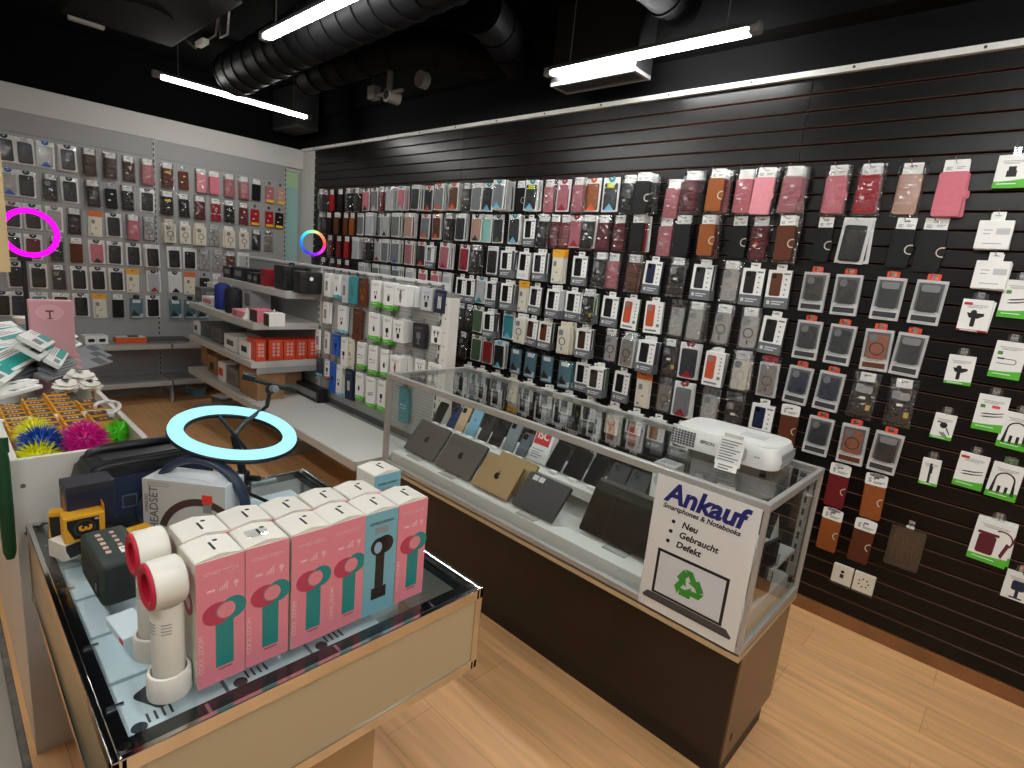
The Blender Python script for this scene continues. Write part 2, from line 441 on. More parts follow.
# ================================================================== fixtures
METG = mat('grey coated shelf metal', (158, 159, 158), .45)
METW = mat('white coated shelf metal', (206, 205, 200), .42)
def perforated(name, c1, c2, sc):
    """pegboard sheet: grid of dark holes from object coordinates"""
    M = mat(name, c1, .55); nt = M.node_tree; bs = nt.nodes['Principled BSDF']
    tc = nt.nodes.new('ShaderNodeTexCoord'); vs = nt.nodes.new('ShaderNodeVectorMath'); vs.operation = 'SCALE'; vs.inputs[3].default_value = sc
    vf = nt.nodes.new('ShaderNodeVectorMath'); vf.operation = 'FRACTION'
    sp = nt.nodes.new('ShaderNodeSeparateXYZ')
    nt.links.new(tc.outputs['Object'], vs.inputs[0]); nt.links.new(vs.outputs[0], vf.inputs[0]); nt.links.new(vf.outputs[0], sp.inputs[0])
    def hole(sock):
        a = nt.nodes.new('ShaderNodeMath'); a.operation = 'SUBTRACT'; a.inputs[1].default_value = .5; nt.links.new(sock, a.inputs[0])
        q = nt.nodes.new('ShaderNodeMath'); q.operation = 'ABSOLUTE'; nt.links.new(a.outputs[0], q.inputs[0])
        l = nt.nodes.new('ShaderNodeMath'); l.operation = 'LESS_THAN'; l.inputs[1].default_value = .24; nt.links.new(q.outputs[0], l.inputs[0])
        return l.outputs[0]
    return M, nt, bs, sp, hole
def peg_mat(name, c1, c2, sc, ax):
    if name in MATS: return MATS[name]
    M, nt, bs, sp, hole = perforated(name, c1, c2, sc)
    mu = nt.nodes.new('ShaderNodeMath'); mu.operation = 'MULTIPLY'
    nt.links.new(hole(sp.outputs[ax]), mu.inputs[0]); nt.links.new(hole(sp.outputs['Z']), mu.inputs[1])
    mx = nt.nodes.new('ShaderNodeMixRGB'); mx.inputs[1].default_value = (*lin(c1), 1); mx.inputs[2].default_value = (*lin(c2), 1)
    nt.links.new(mu.outputs[0], mx.inputs[0]); nt.links.new(mx.outputs[0], bs.inputs['Base Color'])
    return M
PEGX = peg_mat('perforated grey sheet on gondola', (172, 172, 169), (138, 138, 137), 48, 'X')
PEGY = peg_mat('perforated grey sheet on back wall', (160, 161, 160), (140, 141, 140), 44, 'Y')
def upright(b, x0, x1, y0, y1, z0, z1): b.box(x0, x1, y0, y1, z0, z1, .002)
# --- back wall shelving: two bays -------------------------------------------
t = thing('wall_shelving', 'grey back wall shelving with perforated panels and two long low shelves', 'shelving', (XB, 1.0, 0))
XO = 0
for (y0, y1) in ((-1.5, -.7), (-.68, .555), (.575, 1.79)):
    obj('top_panel', B().box(0, .02, y0, y1, 2.245, 2.405), WALLG, t)
    obj('perforated_panel', B().box(0, .02, y0, y1, .26, 2.243), PEGY, t)
    obj('base_panel', B().box(0, .018, y0, y1, .0, .258), WALLG, t)
for y in (-.69, .565, 1.8):
    u = B().box(-.01, .028, y - .012, y + .012, 0, 2.4)
    up = obj('upright', u, mat('upright pale grey', (176, 176, 174), .45), t)
    s = B()
    for k in range(46): s.box(.0282, .0292, y - .005, y + .005, .1 + .05 * k, .13 + .05 * k)
    obj('slot_row', s, mat('dark slots', (30, 30, 30), .7), up)
for z, d in ((.565, .42), (.215, .42)):
    for (y0, y1) in ((-.68, .56), (.57, 1.79)):
        sh = obj('shelf', B().box(.02, d, y0 + .004, y1 - .004, z - .03, z, .003), METG, t)
        obj('price_rail', B().box(d, d + .008, y0 + .004, y1 - .004, z - .04, z + .002, .002), mat('shelf edge grey', (178, 178, 175), .4), sh)
for y in (-.69, .565, 1.8): obj('shelf_bracket', B().box(.02, .40, y - .004, y + .004, .1, .185).box(.36, .40, y - .01, y + .01, 0, .1), METG, t)
# --- gondola -----------------------------------------------------------------
GX0, GX1, GY = -5.29, -2.45, 2.06
GXE = -3.93
t = thing('gondola_shelving', 'free standing grey gondola with perforated back, hooks and wide white base shelf', 'shelving', ((GX0 + GX1) / 2, GY, 0))
ox = -(GX0 + GX1) / 2
obj('back_panel', B().box(GX0 + ox, GXE + ox - .02, 0, .03, .48, 1.435), WALLG, t)
obj('perforated_panel', B().box(GXE + ox + .02, GX1 + ox - .05, 0, .03, .48, 1.43), PEGX, t)
obj('base_panel', B().box(GX0 + ox, GX1 + ox - .05, .0, .03, .12, .478), mat('dark grey plinth', (92, 92, 92), .5), t)
obj('top_rail', B().box(GX0 + ox, GX1 + ox - .03, -.008, .04, 1.43, 1.448, .002), METW, t)
for k, x in enumerate((GX0, GXE, GX1 - .04)):
    up = obj('upright', B().box(x + ox - .018, x + ox + .018, -.012, .035, 0, 1.43, .002), METW, t)
    s = B()
    for q in range(20): s.box(x + ox - .006, x + ox + .006, -.0132, -.0122, .5 + .05 * q - .04, .5 + .05 * q - .01)
    obj('slot_row', s, mat('dark slots'), up)
    obj('foot', B().box(x + ox - .02, x + ox + .02, -.47, .03, .0, .1, .004), METG, t)
ep = obj('end_post', B().box(GX1 + ox - .02, GX1 + ox + .045, -.02, .05, 0, 1.372, .003), mat('white post', (226, 224, 216), .4), t)
s = B()
for q in range(12): s.box(GX1 + ox + .008, GX1 + ox + .014, -.0215, -.0202, .45 + .08 * q - .004, .45 + .08 * q + .004)
obj('screw_holes', s, mat('dark slots'), ep)
obj('post_cap', B().box(GX1 + ox - .018, GX1 + ox + .04, -.018, .045, 1.372, 1.40, .004), mat('clear grey cap', (140, 142, 142), .2), t)
bs_ = obj('base_shelf', B().box(GX0 + ox, GXE + ox - .002, -.5, -.002, .415, .45, .003), METW, t)
bs2 = obj('base_shelf', B().box(GXE + ox + .002, -2.53 + ox, -.5, -.06, .415, .45, .003), METW, t)
obj('base_vents', B().box(GXE + ox + .01, GX1 + ox - .06, -.058, -.002, .42, .44), mat('vented grey strip', (122, 122, 120), .5), bs2)
for x0, x1, p in ((GX0, GXE - .002, bs_), (GXE + .002, -2.53, bs2)):
    obj('price_rail', B().box(x0 + ox, x1 + ox, -.512, -.5, .40, .452, .003), mat('shelf edge pale', (190, 189, 184), .4), p)
for z, d in ((1.245, .26), (1.02, .49), (.745, .5)):
    sh = obj('shelf', B().box(GX0 + ox + .03, GXE + ox - .002, -d, -.002, z - .03, z, .002), METW, t)
    obj('price_rail', B().box(GX0 + ox + .03, GXE + ox - .002, -d - .01, -d, z - .045, z + .003, .002).box(GXE + ox - .002, GXE + ox + .002, -d, -.01, z - .045, z + .002), mat('shelf edge pale'), sh)
    if z < 1: obj('shelf_bracket', B().box(GXE + ox - .006, GXE + ox - .003, -d + .03, -.002, z - .09, z - .032), METG, sh)
# --- glass sales counter -------------------------------------------------------
CX0, CX1, CY0, CY1, CZ0, CZ1 = -2.29, -.425, 1.56, 2.10, .52, 1.0
cx = (CX0 + CX1) / 2; cy = (CY0 + CY1) / 2
t = thing('glass_counter', 'long glass topped sales counter on a dark wooden base with aluminium edges', 'counter', (cx, cy, 0))
DARKW = mat('dark wenge board', (25, 17, 13), .38, noise=.3, nscale=5)
LW = (CX1 - CX0) / 2; LD = (CY1 - CY0) / 2
obj('base_cabinet', B().box(-LW + .03, LW - .012, -LD + .06, LD - .03, .1, .5), DARKW, t)
obj('plinth', B().box(-LW + .06, LW - .02, -LD + .1, LD - .06, 0, .1), mat('dark plinth', (30, 22, 18), .5), t)
obj('side_panel', B().box(LW - .0118, LW - .006, -LD + .055, LD - .03, .1, .5), mat('brown laminate side', (92, 66, 50), .28), t)
obj('cable_hole', B().disc(0, .17, .009, LW - .0062, LW - .0045, 12, rz=.016, M=Matrix.Translation((0, -.16, 0)) @ Matrix.Rotation(PI / 2, 4, 'Z') @ Matrix.Rotation(PI, 4, 'Z')), BLACKP, t)
obj('display_deck', B().box(-LW, LW, -LD, LD, .5, .525), mat('pale wood deck', (196, 172, 134), .45), t)
obj('raised_tray', B().box(-LW + .02, LW - .035, -LD + .04, LD - .02, .525, .5875, .004), mat('white display tray', (222, 221, 214), .35), t)
fr = B(); q = .024
for z0, z1 in ((CZ0 - .004, CZ0 + .028), (CZ1 - .026, CZ1)):
    fr.box(-LW, LW, -LD, -LD + q, z0, z1, .003).box(-LW, LW, LD - q, LD, z0, z1, .003)
    fr.box(-LW, -LW + q, -LD + q, LD - q, z0, z1, .003).box(LW - .016, LW, -LD + q, LD - q, z0, z1, .003)
obj('rail_frame', fr, ALU, t)
for sx, sy in ((-1, -1), (-1, 1), (1, -1), (1, 1)):
    w = .024 if sx < 0 else .014
    x0 = sx * LW - (w if sx > 0 else 0); y0 = sy * LD - (w if sy > 0 else 0)
    obj('corner_post', B().box(x0, x0 + w, y0, y0 + w, CZ0 + .028, CZ1 - .026, .002), ALU, t)
obj('glass_top', B().box(-LW + q, LW - .016, -LD + q, LD - q, CZ1 - .008, CZ1 - .002), GLASS, t)
obj('glass_front', B().box(-LW + q, LW - .014, -LD + .008, -LD + .013, CZ0 + .028, CZ1 - .026), GLASS, t)
obj('glass_end', B().box(LW - .012, LW - .007, -LD + .014, LD - .014, CZ0 + .028, CZ1 - .026), GLASS, t)
obj('glass_end', B().box(-LW + .007, -LW + .012, -LD + q, LD - q, CZ0 + .028, CZ1 - .026), GLASS, t)
sh = obj('step_shelf', B().box(-LW + .03, LW - .03, .01, LD - .03, .678, .69, .002), mat('white display tray'), t)
obj('shelf_front', B().box(-LW + .03, LW - .03, .004, .01, .65, .692, .002), mat('white display tray'), sh)
for sx in (-.9, 0, .9):
    up = obj('upright', B().box(sx - .012, sx + .012, LD - .03, LD - .012, .5875, .97), mat('upright pale grey'), t)
    s = B()
    for k in range(7): s.box(sx - .004, sx + .004, LD - .0312, LD - .0302, .64 + .045 * k, .665 + .045 * k)
    obj('slot_row', s, mat('dark slots'), up)
obj('rear_door', B().box(-LW + .03, 0, LD - .01, LD - .006, CZ0 + .03, CZ1 - .03).box(0, LW - .03, LD - .016, LD - .012, CZ0 + .03, CZ1 - .03), GLASS, t)
# --- low chrome framed glass display table ---------------------------------------
TX0, TX1, TY0, TY1, TZ = -1.868, -.885, .14, .932, .76
tx = (TX0 + TX1) / 2; ty = (TY0 + TY1) / 2; W = (TX1 - TX0) / 2; D = (TY1 - TY0) / 2
t = thing('display_table', 'low glass topped display table with chrome edges and beige sides', 'display table', (tx, ty, 0))
CH = mat('polished chrome', (216, 214, 210), .12, 1.0)
BEI = mat('glossy beige panel', (186, 168, 134), .22)
fr = B(); q = .012
for z0, z1 in ((TZ - .03, TZ), (.525, .55)):
    fr.box(-W, W, -D, -D + q, z0, z1, .002).box(-W, W, D - q, D, z0, z1, .002).box(-W, -W + q, -D + q, D - q, z0, z1, .002).box(W - q, W, -D + q, D - q, z0, z1, .002)
obj('chrome_frame', fr, CH, t)
for sx in (-1, 1):
    for sy in (-1, 1):
        c = obj('corner_post', B().box(sx * W - (.022 if sx > 0 else 0), sx * W + (0 if sx > 0 else .022), sy * D - (.022 if sy > 0 else 0), sy * D + (0 if sy > 0 else .022), .525, TZ - .001, .002), CH, t)
        obj('corner_screw', B().tube([(sx * (W - .022), sy * (D - .022), TZ - .001), (sx * (W - .022), sy * (D - .022), TZ + .003)], .009, 14), CH, c)
obj('side_panel', B().box(W - .01, W - .005, -D + .022, D - .022, .55, TZ - .03), BEI, t)
obj('side_panel', B().box(-W + .022, W - .022, -D + .005, -D + .01, .55, TZ - .03), BEI, t)
obj('side_panel', B().box(-W + .005, -W + .01, -D + .022, D - .022, .55, TZ - .03), mat('white table panel', (216, 216, 210), .4), t)
obj('side_panel', B().box(-W + .022, W - .022, D - .01, D - .005, .55, TZ - .03), mat('white table panel'), t)
obj('table_bottom', B().box(-W + .01, W - .01, -D + .01, D - .01, .525, .548), mat('pale oak table floor', (176, 142, 104), .45), t)
bl = B(); z0, z1, q2 = TZ - .034, TZ - .012, .034
bl.box(-W + .012, W - .012, -D + .012, -D + q2, z0, z1).box(W - .055, W - .012, -D + q2, D - .012, z0, z1).box(-W + .012, W - .055, D - .03, D - .012, z0, z1)
obj('black_channel', bl, mat('black gloss channel', (14, 14, 16), .18), t)
cl = B()
for yy in (-.25, .0, .25): cl.box(W - .045, W - .02, yy, yy + .006, z1, z1 + .004)
for xx in (-.35, -.1, .15, .35): cl.box(xx, xx + .006, -D + .02, -D + .045, z1, z1 + .004)
obj('glass_clips', cl, CHROME, t)
obj('glass_top', B().box(-W + .012, W - .012, -D + .012, D - .012, TZ - .008, TZ - .001), GLASS, t)
PB = mat('glossy tan pedestal', (186, 152, 110), .2)
obj('pedestal', B().box(-W + .2, W - .1, -D + .15, D - .24, 0, .525), PB, t)
# power bank cartons packed under the glass of the table
SLEEVE = mat('pale blue carton', (222, 236, 242), .4)
k = 0
GLB = ['nearest the front edge', 'in the middle of the front row', 'at the right of the front row']
def flatbox(label, x0, x1, y0, y1, zt, icon):
    t = thing('gadget_box', label, 'box', ((x0 + x1) / 2, (y0 + y1) / 2, .548))
    w, d, h = (x1 - x0) / 2, (y1 - y0) / 2, zt - .548
    obj('carton', B().box(-w, w, -d, d, 0, h, .002), SLEEVE, t)
    if icon:
        R_ = Matrix.Translation((0, 0, h)) @ Matrix.Rotation(-PI / 2, 4, 'X')
        b = B(); b.rrect(0, 0, w * .9, d * .75, .012, -.0006, .0006, M=Matrix.Translation((-.01, -.01, h)) @ Matrix.Rotation(.5, 4, 'Z') @ Matrix.Rotation(-PI / 2, 4, 'X'))
        obj('product_picture', b, mat('printed ' + icon, PAL[icon], .4), t)
        b = B(); b.disc(w * .72, d * .72, .013, -.0006, .0006, 16, M=R_ @ Matrix.Scale(-1, 4, (0, 0, 1)))
        for q in range(4): b.box(w * .55 - .012, w * .55 + .012, -d * .1 - .012 * q, -d * .1 - .012 * q + .004, h, h + .0006)
        obj('print', b, mat('printed slate', (44, 52, 62), .5), t)
    return t
n = 0
for i, xx in enumerate((-1.04, -1.21, -1.38, -1.55, -1.72)):
    for j, yy in enumerate((.257, .427, .597, .767)):
        if i == 0 and j == 3: continue
        n += 1
        flatbox('pale blue flat carton under table glass, %s row from front, %s from left' % (ORD[i + 1], ORD[j + 1]), xx - .08, xx + .08, yy - .082, yy + .082, TZ - .04,
                ('charcoal' if j == 0 else 'mint') if i == 0 else None)
# --- white bin cabinet --------------------------------------------------------------
KX1, KX0, KY0, KY1, KZ = -1.896, -3.65, .122, .452, .935
t = thing('bin_cabinet', 'white open topped bin cabinet heaped with small goods', 'cabinet', ((KX0 + KX1) / 2, (KY0 + KY1) / 2, 0))
ox = -(KX0 + KX1) / 2; oy = -(KY0 + KY1) / 2
WL = mat('white laminate board', (214, 211, 202), .4)
for a, c in ((KX1 - .42, KX1), (KX0, KX1 - .424)):
    v = B(); s = .016
    v.box(a + ox, c + ox, KY0 + oy, KY0 + oy + s, 0, KZ).box(a + ox, c + ox, KY1 + oy - s, KY1 + oy, 0, KZ)
    v.box(a + ox, a + ox + s, KY0 + oy + s, KY1 + oy - s, 0, KZ).box(c + ox - s, c + ox, KY0 + oy + s, KY1 + oy - s, 0, KZ)
    b_ = obj('bin_body', v, WL, t)
    obj('bin_floor', B().box(a + ox + s, c + ox - s, KY0 + oy + s, KY1 + oy - s, .80, .82), WL, b_)
obj('screw_cap', B().tube([(KX1 + ox, KY0 + oy + .022, .86), (KX1 + ox + .003, KY0 + oy + .022, .86)], .006, 12), mat('grey screw', (110, 112, 112), .4, .6), t)
obj('screw_cap', B().tube([(KX1 + ox, KY0 + oy + .022, .72), (KX1 + ox + .003, KY0 + oy + .022, .72)], .006, 12), mat('grey screw'), t)

# ================================================================== hanging retail packs
def slot_card(b, w, z0, z1, y0, y1, zs=0.0, sw=.022, sh=.007):
    """header card with a real euro slot at height zs"""
    b.box(-w / 2, w / 2, y0, y1, zs + sh / 2, z1).box(-w / 2, w / 2, y0, y1, z0, zs - sh / 2)
    b.box(-w / 2, -sw / 2, y0, y1, zs - sh / 2, zs + sh / 2).box(sw / 2, w / 2, y0, y1, zs - sh / 2, zs + sh / 2)
    return b
def lines(b, x0, x1, z, n, y, dz=.006, h=.0022):
    for k in range(n): b.box(x0, x1 - (x1 - x0) * .25 * (k % 2), y - .0005, y, z - dz * k - h, z - dz * k)
    return b
STICK = mat('price sticker white', (236, 234, 226), .5)
def bagshape(b, w, z0, z1, t):
    """pillow shaped plastic bag, open mesh grid with a soft bulge"""
    nx, nz = 5, 8
    for sy in (0, 1):
        V = []
        for j in range(nz + 1):
            row = []
            for i in range(nx + 1):
                u, v = i / nx * 2 - 1, j / nz * 2 - 1
                k = (1 - u ** 4) * (1 - v ** 6)
                y = -.001 if sy == 0 else -.002 - t * k
                row.append(b.bm.verts.new((u * w / 2 * (1 - .02 * (1 - abs(v)) ** 2), y, z0 + (z1 - z0) * j / nz)))
            V.append(row)
        for j in range(nz):
            for i in range(nx):
                b.bm.faces.new((V[j][i], V[j][i + 1], V[j + 1][i + 1], V[j + 1][i]))
    return b
def P_wallet(col, o=''):
    """book style phone wallet. h header card, b bag, c open C clasp, t tab clasp, s stickers, L large, l slim"""
    w, h, t = .084, .165, .018
    if 'L' in o: w, h = .096, .177
    if 'l' in o: w, h = .074, .16
    r = []
    zt = -.034
    b = B(); b.rrect(0, zt - h / 2, w, h, .009, -t, -t + .0055).rrect(0, zt - h / 2, w, h, .009, -.0055, 0)
    b.box(-w / 2 - .001, -w / 2 + .004, -t, 0, zt - h + .006, zt - .006, .0015)
    r.append(('cover', b, pm(col, 'leather')))
    b = B(); b.rrect(.002, zt - h / 2, w - .008, h - .008, .008, -t + .0056, -.0056)
    r.append(('inner_case', b, mat('inner case dark', (30, 29, 29), .6)))
    if 'h' in o or 'b' in o:
        b = B(); slot_card(b, w * .86, zt - .012 if 'b' not in o else zt + .002, .014, -t * .55, -t * .55 + .0012)
        r.append(('header_card', b, WHITE))
        if 'h' in o:
            b = B(); lines(b, -w * .34, -w * .12, -.014, 3, -t * .55, .005); lines(b, w * .02, w * .34, -.014, 2, -t * .55)
            r.append(('print', b, PRINT))
    if 'c' in o:
        b = B(); b.ring(w * .5 - .004, zt - h * .52, .021, .0165, -t - .003, -t, 90, 270, 14)
        b.box(w * .5 - .004, w * .5 + .004, -t - .003, -t, zt - h * .52 + .0165, zt - h * .52 + .021).box(w * .5 - .004, w * .5 + .004, -t - .003, -t, zt - h * .52 - .021, zt - h * .52 - .0165)
        r.append(('clasp', b, mat('pale clasp edge', (206, 196, 180), .35)))
        b = B(); b.rrect(w * .5 - .006, zt - h * .52, .03, .033, .014, -t - .0022, -t)
        r.append(('clasp_tab', b, pm(col, 'leather')))
    if 't' in o:
        b = B(); b.rrect(w * .5 - .008, zt - h * .5, .034, .032, .008, -t - .003, -t)
        r.append(('clasp_tab', b, pm(col, 'leather')))
    if 's' in o:
        b = B(); b.box(-.004, .014, -t - .0008, -t, zt - h * .3, zt - h * .3 + .009); b.box(-w * .3, -w * .3 + .018, -t - .0008, -t, zt - h * .62, zt - h * .62 + .009)
        r.append(('price_sticker', b, STICK))
    if 'x' in o:
        b = B(); b.rrect(0, zt - h * .2, .05, .018, .002, -t - .0008, -t)
        r.append(('price_sticker', b, mat('yellow sticker', (236, 190, 30), .5)))
    if 'y' in o:
        b = B(); b.rrect(0, zt - h * .88, w * .9, .026, .003, -t - .0008, -t)
        r.append(('yellow_label', b, mat('yellow sticker')))
    if 'q' in o:
        b = B(); b.disc(-w * .12, zt - h * .55, .011, -t - .0008, -t, 10)
        r.append(('red_sticker', b, mat('red orange sticker', (236, 84, 60), .5)))
    if 'b' in o:
        b = B(); bagshape(b, w + .024, zt - h - .012, .016, t + .012)
        r.append(('clear_bag', b, BAG))
    return r, t + .006
def P_frame(col, tri, head=None, sticker=None):
    """flat white bordered bag with a phone case, coloured corner triangle and coloured hang tab"""
    w, h, t = .118, .205, .014
    r = []
    zc = -.092
    b = B(); b.rrect(0, zc, w, h, .006, -.003, 0); r.append(('backing_card', b, OFFW))
    b = B()
    for s in (-1, 1): b.box(s * (w / 2) - (.012 if s > 0 else 0), s * (w / 2) + (.012 if s < 0 else 0), -.0042, -.003, zc - h / 2 + .004, zc + h / 2 - .03)
    b.box(-w / 2, w / 2, -.0042, -.003, zc - h / 2, zc - h / 2 + .012); b.box(-w / 2, w / 2, -.0042, -.003, zc + h / 2 - .034, zc + h / 2)
    r.append(('white_border', b, WHITE))
    b = B(); b.rrect(0, zc - .012, .09, .162, .012, -.0125, -.0032); r.append(('phone_case', b, pm(col, 'plastic') if col != 'clear' else CLEARC))
    mat('camera glass black', (14, 14, 16), .15)
    if tri:
        b = B(); b.prism([(-.036, zc - h / 2 + .008), (.036, zc - h / 2 + .008), (0, zc - h / 2 + .05)], -.0135, -.0126); r.append(('brand_triangle', b, pm(tri)))
    b = B(); b.ring(0, .006, .024, .008, -.0055, -.0043, 180, 360, 10).box(-.024, .024, -.0055, -.0043, .006, .011)
    r.append(('hang_tab', b, pm(head or tri or 'white')))
    if sticker:
        b = B(); b.box(-.026, .026, -.0138, -.0127, zc + .04, zc + .068); r.append(('price_sticker', b, mat('lime sticker', (206, 214, 30), .5)))
    else:
        b = B(); b.box(-.006, .03, -.0052, -.0043, -.03, -.012); r.append(('price_sticker', b, STICK))
    b = B(); bagshape(b, w + .004, zc - h / 2, zc + h / 2, .017); r.append(('clear_bag', b, FILM))
    return r, .018
def carton_box(b, w, h, zt, t, wins):
    """carton front with a real window opening: wins = (x0,x1,z0,z1)"""
    x0, x1, z0, z1 = wins
    b.box(-w / 2, w / 2, -t + .004, 0, zt - h, zt, .001, 1)
    f0, f1 = -t, -t + .0042
    b.box(-w / 2, x0, f0, f1, zt - h, zt).box(x1, w / 2, f0, f1, zt - h, zt).box(x0, x1, f0, f1, z1, zt).box(x0, x1, f0, f1, zt - h, z0)
    return b
def P_silicone(col, side='dark grey', allwhite=False):
    """window carton: white top, grey lower sleeve, printed white strip on the right"""
    w, h, t = .114, .19, .022
    zt = -.016
    r = []
    b = B(); carton_box(b, w, h, zt, t, (-.042, .014, zt - .13, zt - .014)); r.append(('carton', b, WHITE))
    b = B(); b.box(-w / 2 - .0006, w / 2 + .0006, -t - .0006, .0002, zt - h - .0004, zt - h + .054)
    if not allwhite:
        r.append(('lower_band', b, mat('carton grey', (104, 107, 110), .5)))
        b = B(); b.box(w / 2, w / 2 + .0006, -t, 0, zt - h + .054, zt - .001); r.append(('carton_side', b, pm(side)))
    else: b.bm.free()
    b = B(); b.rrect(-.014, zt - .072, .054, .114, .008, -t + .0002, -t + .0036); r.append(('phone_case', b, pm(col, 'plastic')))
    b = B(); b.rrect(-.026, zt - .03, .02, .022, .006, -t - .0008, -t + .0003); r.append(('camera_cutout', b, mat('camera glass black')))
    b = B()
    for k in range(4): b.disc(.034, zt - .045 - .025 * k, .0045, -t - .0005, -t + .0005, 8)
    b.box(.02, .05, -t - .0005, -t + .0005, zt - .022, zt - .014)
    r.append(('print', b, PRINT))
    b = B(); lines(b, -.022, .04, zt - h + .036, 2, -t - .0006, .012, .006); b.box(-.045, -.03, -t - .0011, -t - .0006, zt - h + .018, zt - h + .036)
    r.append(('lettering', b, mat('pale print', (206, 208, 210), .6)))
    b = B(); slot_card(b, .05, zt, .012, -t * .5, -t * .5 + .001); r.append(('hang_tab', b, WHITE))
    return r, t + .002
def P_tab(col, ring=True, wide=False):
    """pale framed window carton with orange hook tab, printed band and dark base window"""
    w, h, t = .11, .188, .02
    zt = -.014
    r = []
    FR = mat('pale grey carton', (198, 198, 196), .4)
    b = B(); carton_box(b, w, h, zt, t, (-.045, .045, zt - .132, zt - .012)); r.append(('carton', b, FR))
    b = B(); b.box(-.045, .045, -t + .0003, -t + .004, zt - .131, zt - .013); r.append(('inner_tray', b, mat('tray smoke', (96, 97, 99), .3)))
    b = B(); b.rrect(0, zt - .08, .076, .112, .012, -t - .001, -t + .002); r.append(('phone_case', b, pm(col, 'plastic')))
    b = B(); 
    if wide: b.rrect(0, zt - .035, .066, .03, .01, -t - .004, -t - .001)
    else: b.rrect(-.018, zt - .04, .03, .032, .012, -t - .004, -t - .001)
    r.append(('camera_bump', b, mat('camera panel grey', (150, 151, 152), .3) if wide else mat('camera panel dark', (70, 72, 76), .25)))
    if ring:
        b = B(); b.ring(0, zt - .088, .03, .025, -t - .0022, -t - .001, n=20); r.append(('magnet_ring', b, mat('ring charcoal', (34, 34, 36), .4)))
    b = B(); b.box(-.045, .045, -t - .0008, -t + .0003, zt - .176, zt - .152); r.append(('lower_window', b, mat('lower window dark', (62, 63, 66), .25) if col not in ('orange', 'tan', 'terracotta') else pm('brown')))
    b = B(); lines(b, -.04, .04, zt - .138, 2, -t, .005); lines(b, -.04, .02, zt - .181, 1, -t); r.append(('print', b, PRINT))
    b = B(); b.rrect(-.018, .0, .012, .026, .004, -.0125, -.0105).rrect(.018, .0, .012, .026, .004, -.0125, -.0105).box(-.022, .022, -.0125, -.0105, .008, .013).box(-.024, .024, -.0125, -.0105, -.016, -.007)
    r.append(('hang_tab', b, mat('orange hook tab', (232, 84, 50), .45)))
    b = B(); b.box(-w / 2 + .003, w / 2 - .003, -t - .0058, -t - .0052, zt - .134, zt - .01); r.append(('window_film', b, FILM))
    return r, t + .008
def P_phonebox(side='light grey'):
    w, h, t = .112, .188, .022; zt = -.014
    r = []
    b = B(); b.box(-w / 2, w / 2, -t, 0, zt - h, zt, .001, 1); r.append(('carton', b, WHITE))
    b = B(); b.box(w / 2, w / 2 + .0006, -t + .001, -.001, zt - h + .001, zt - .001); r.append(('carton_side', b, pm(side)))
    b = B(); b.rrect(-.019, zt - .084, .052, .13, .01, -t - .0006, -t); r.append(('phone_picture', b, mat('orange print', (196, 80, 44), .45)))
    b = B(); b.rrect(-.026, zt - .04, .028, .03, .007, -t - .0011, -t - .0006); r.append(('camera_picture', b, mat('dark print', (54, 30, 26), .4)))
    b = B()
    for k in range(5): b.disc(.034, zt - .03 - .02 * k, .005, -t - .0005, -t, 8)
    b.box(.026, .044, -t - .0005, -t, zt - .148, zt - .13); b.box(-.044, .03, -t - .0005, -t, zt - .176, zt - .166)
    r.append(('print', b, PRINT))
    b = B(); slot_card(b, .05, zt, .01, -t * .5, -t * .5 + .001); r.append(('hang_tab', b, WHITE))
    return r, t + .002
def P_ring(tint='clear', head='white', ringc='charcoal', bag=True, box=False):
    """clear phone case with camera hole and magnet ring, in a bag"""
    w, h, t = .088, .168, .014; zt = -.028
    r = []
    if box:
        b = B(); b.box(-w / 2 - .005, w / 2 + .005, -.016, 0, zt - h - .004, zt + .006, .002); r.append(('carton', b, pm('cream') if tint == 'cream' else pm('light grey')))
        y1 = -.016
    else: y1 = 0
    CC = {'clear': CLEARC, 'smoke': clearmat('smoke clear case', (196, 192, 186), 1.3, .1, haze=.6, hazecol=(176, 168, 158)), 'cream': mat('cream print', (214, 208, 192), .4)}[tint]
    b = B(); b.rrect(0, zt - h / 2, w - .008, h - .008, .012, y1 - .006, y1); r.append(('phone_case', b, CC))
    b = B(); b.rrect(-.016, zt - .03, .034, .036, .009, y1 - .009, y1 - .006); r.append(('camera_bump', b, mat('camera panel dark')))
    b = B(); b.ring(0, zt - .088, .027, .022, y1 - .008, y1 - .006, n=18).box(-.0035, .0035, y1 - .008, y1 - .006, zt - .148, zt - .124); r.append(('magnet_ring', b, pm(ringc, 'plastic') if ringc != 'silver' else pm('silver', 'plastic')))
    b = B(); slot_card(b, .07, zt, .014, -.008, -.007); r.append(('header_card', b, pm(head) if head != 'clear' else FILM))
    if bag:
        b = B(); bagshape(b, w + .014, zt - h - .008, .014, .014 - y1); r.append(('clear_bag', b, BAG))
    return r, .02 - y1
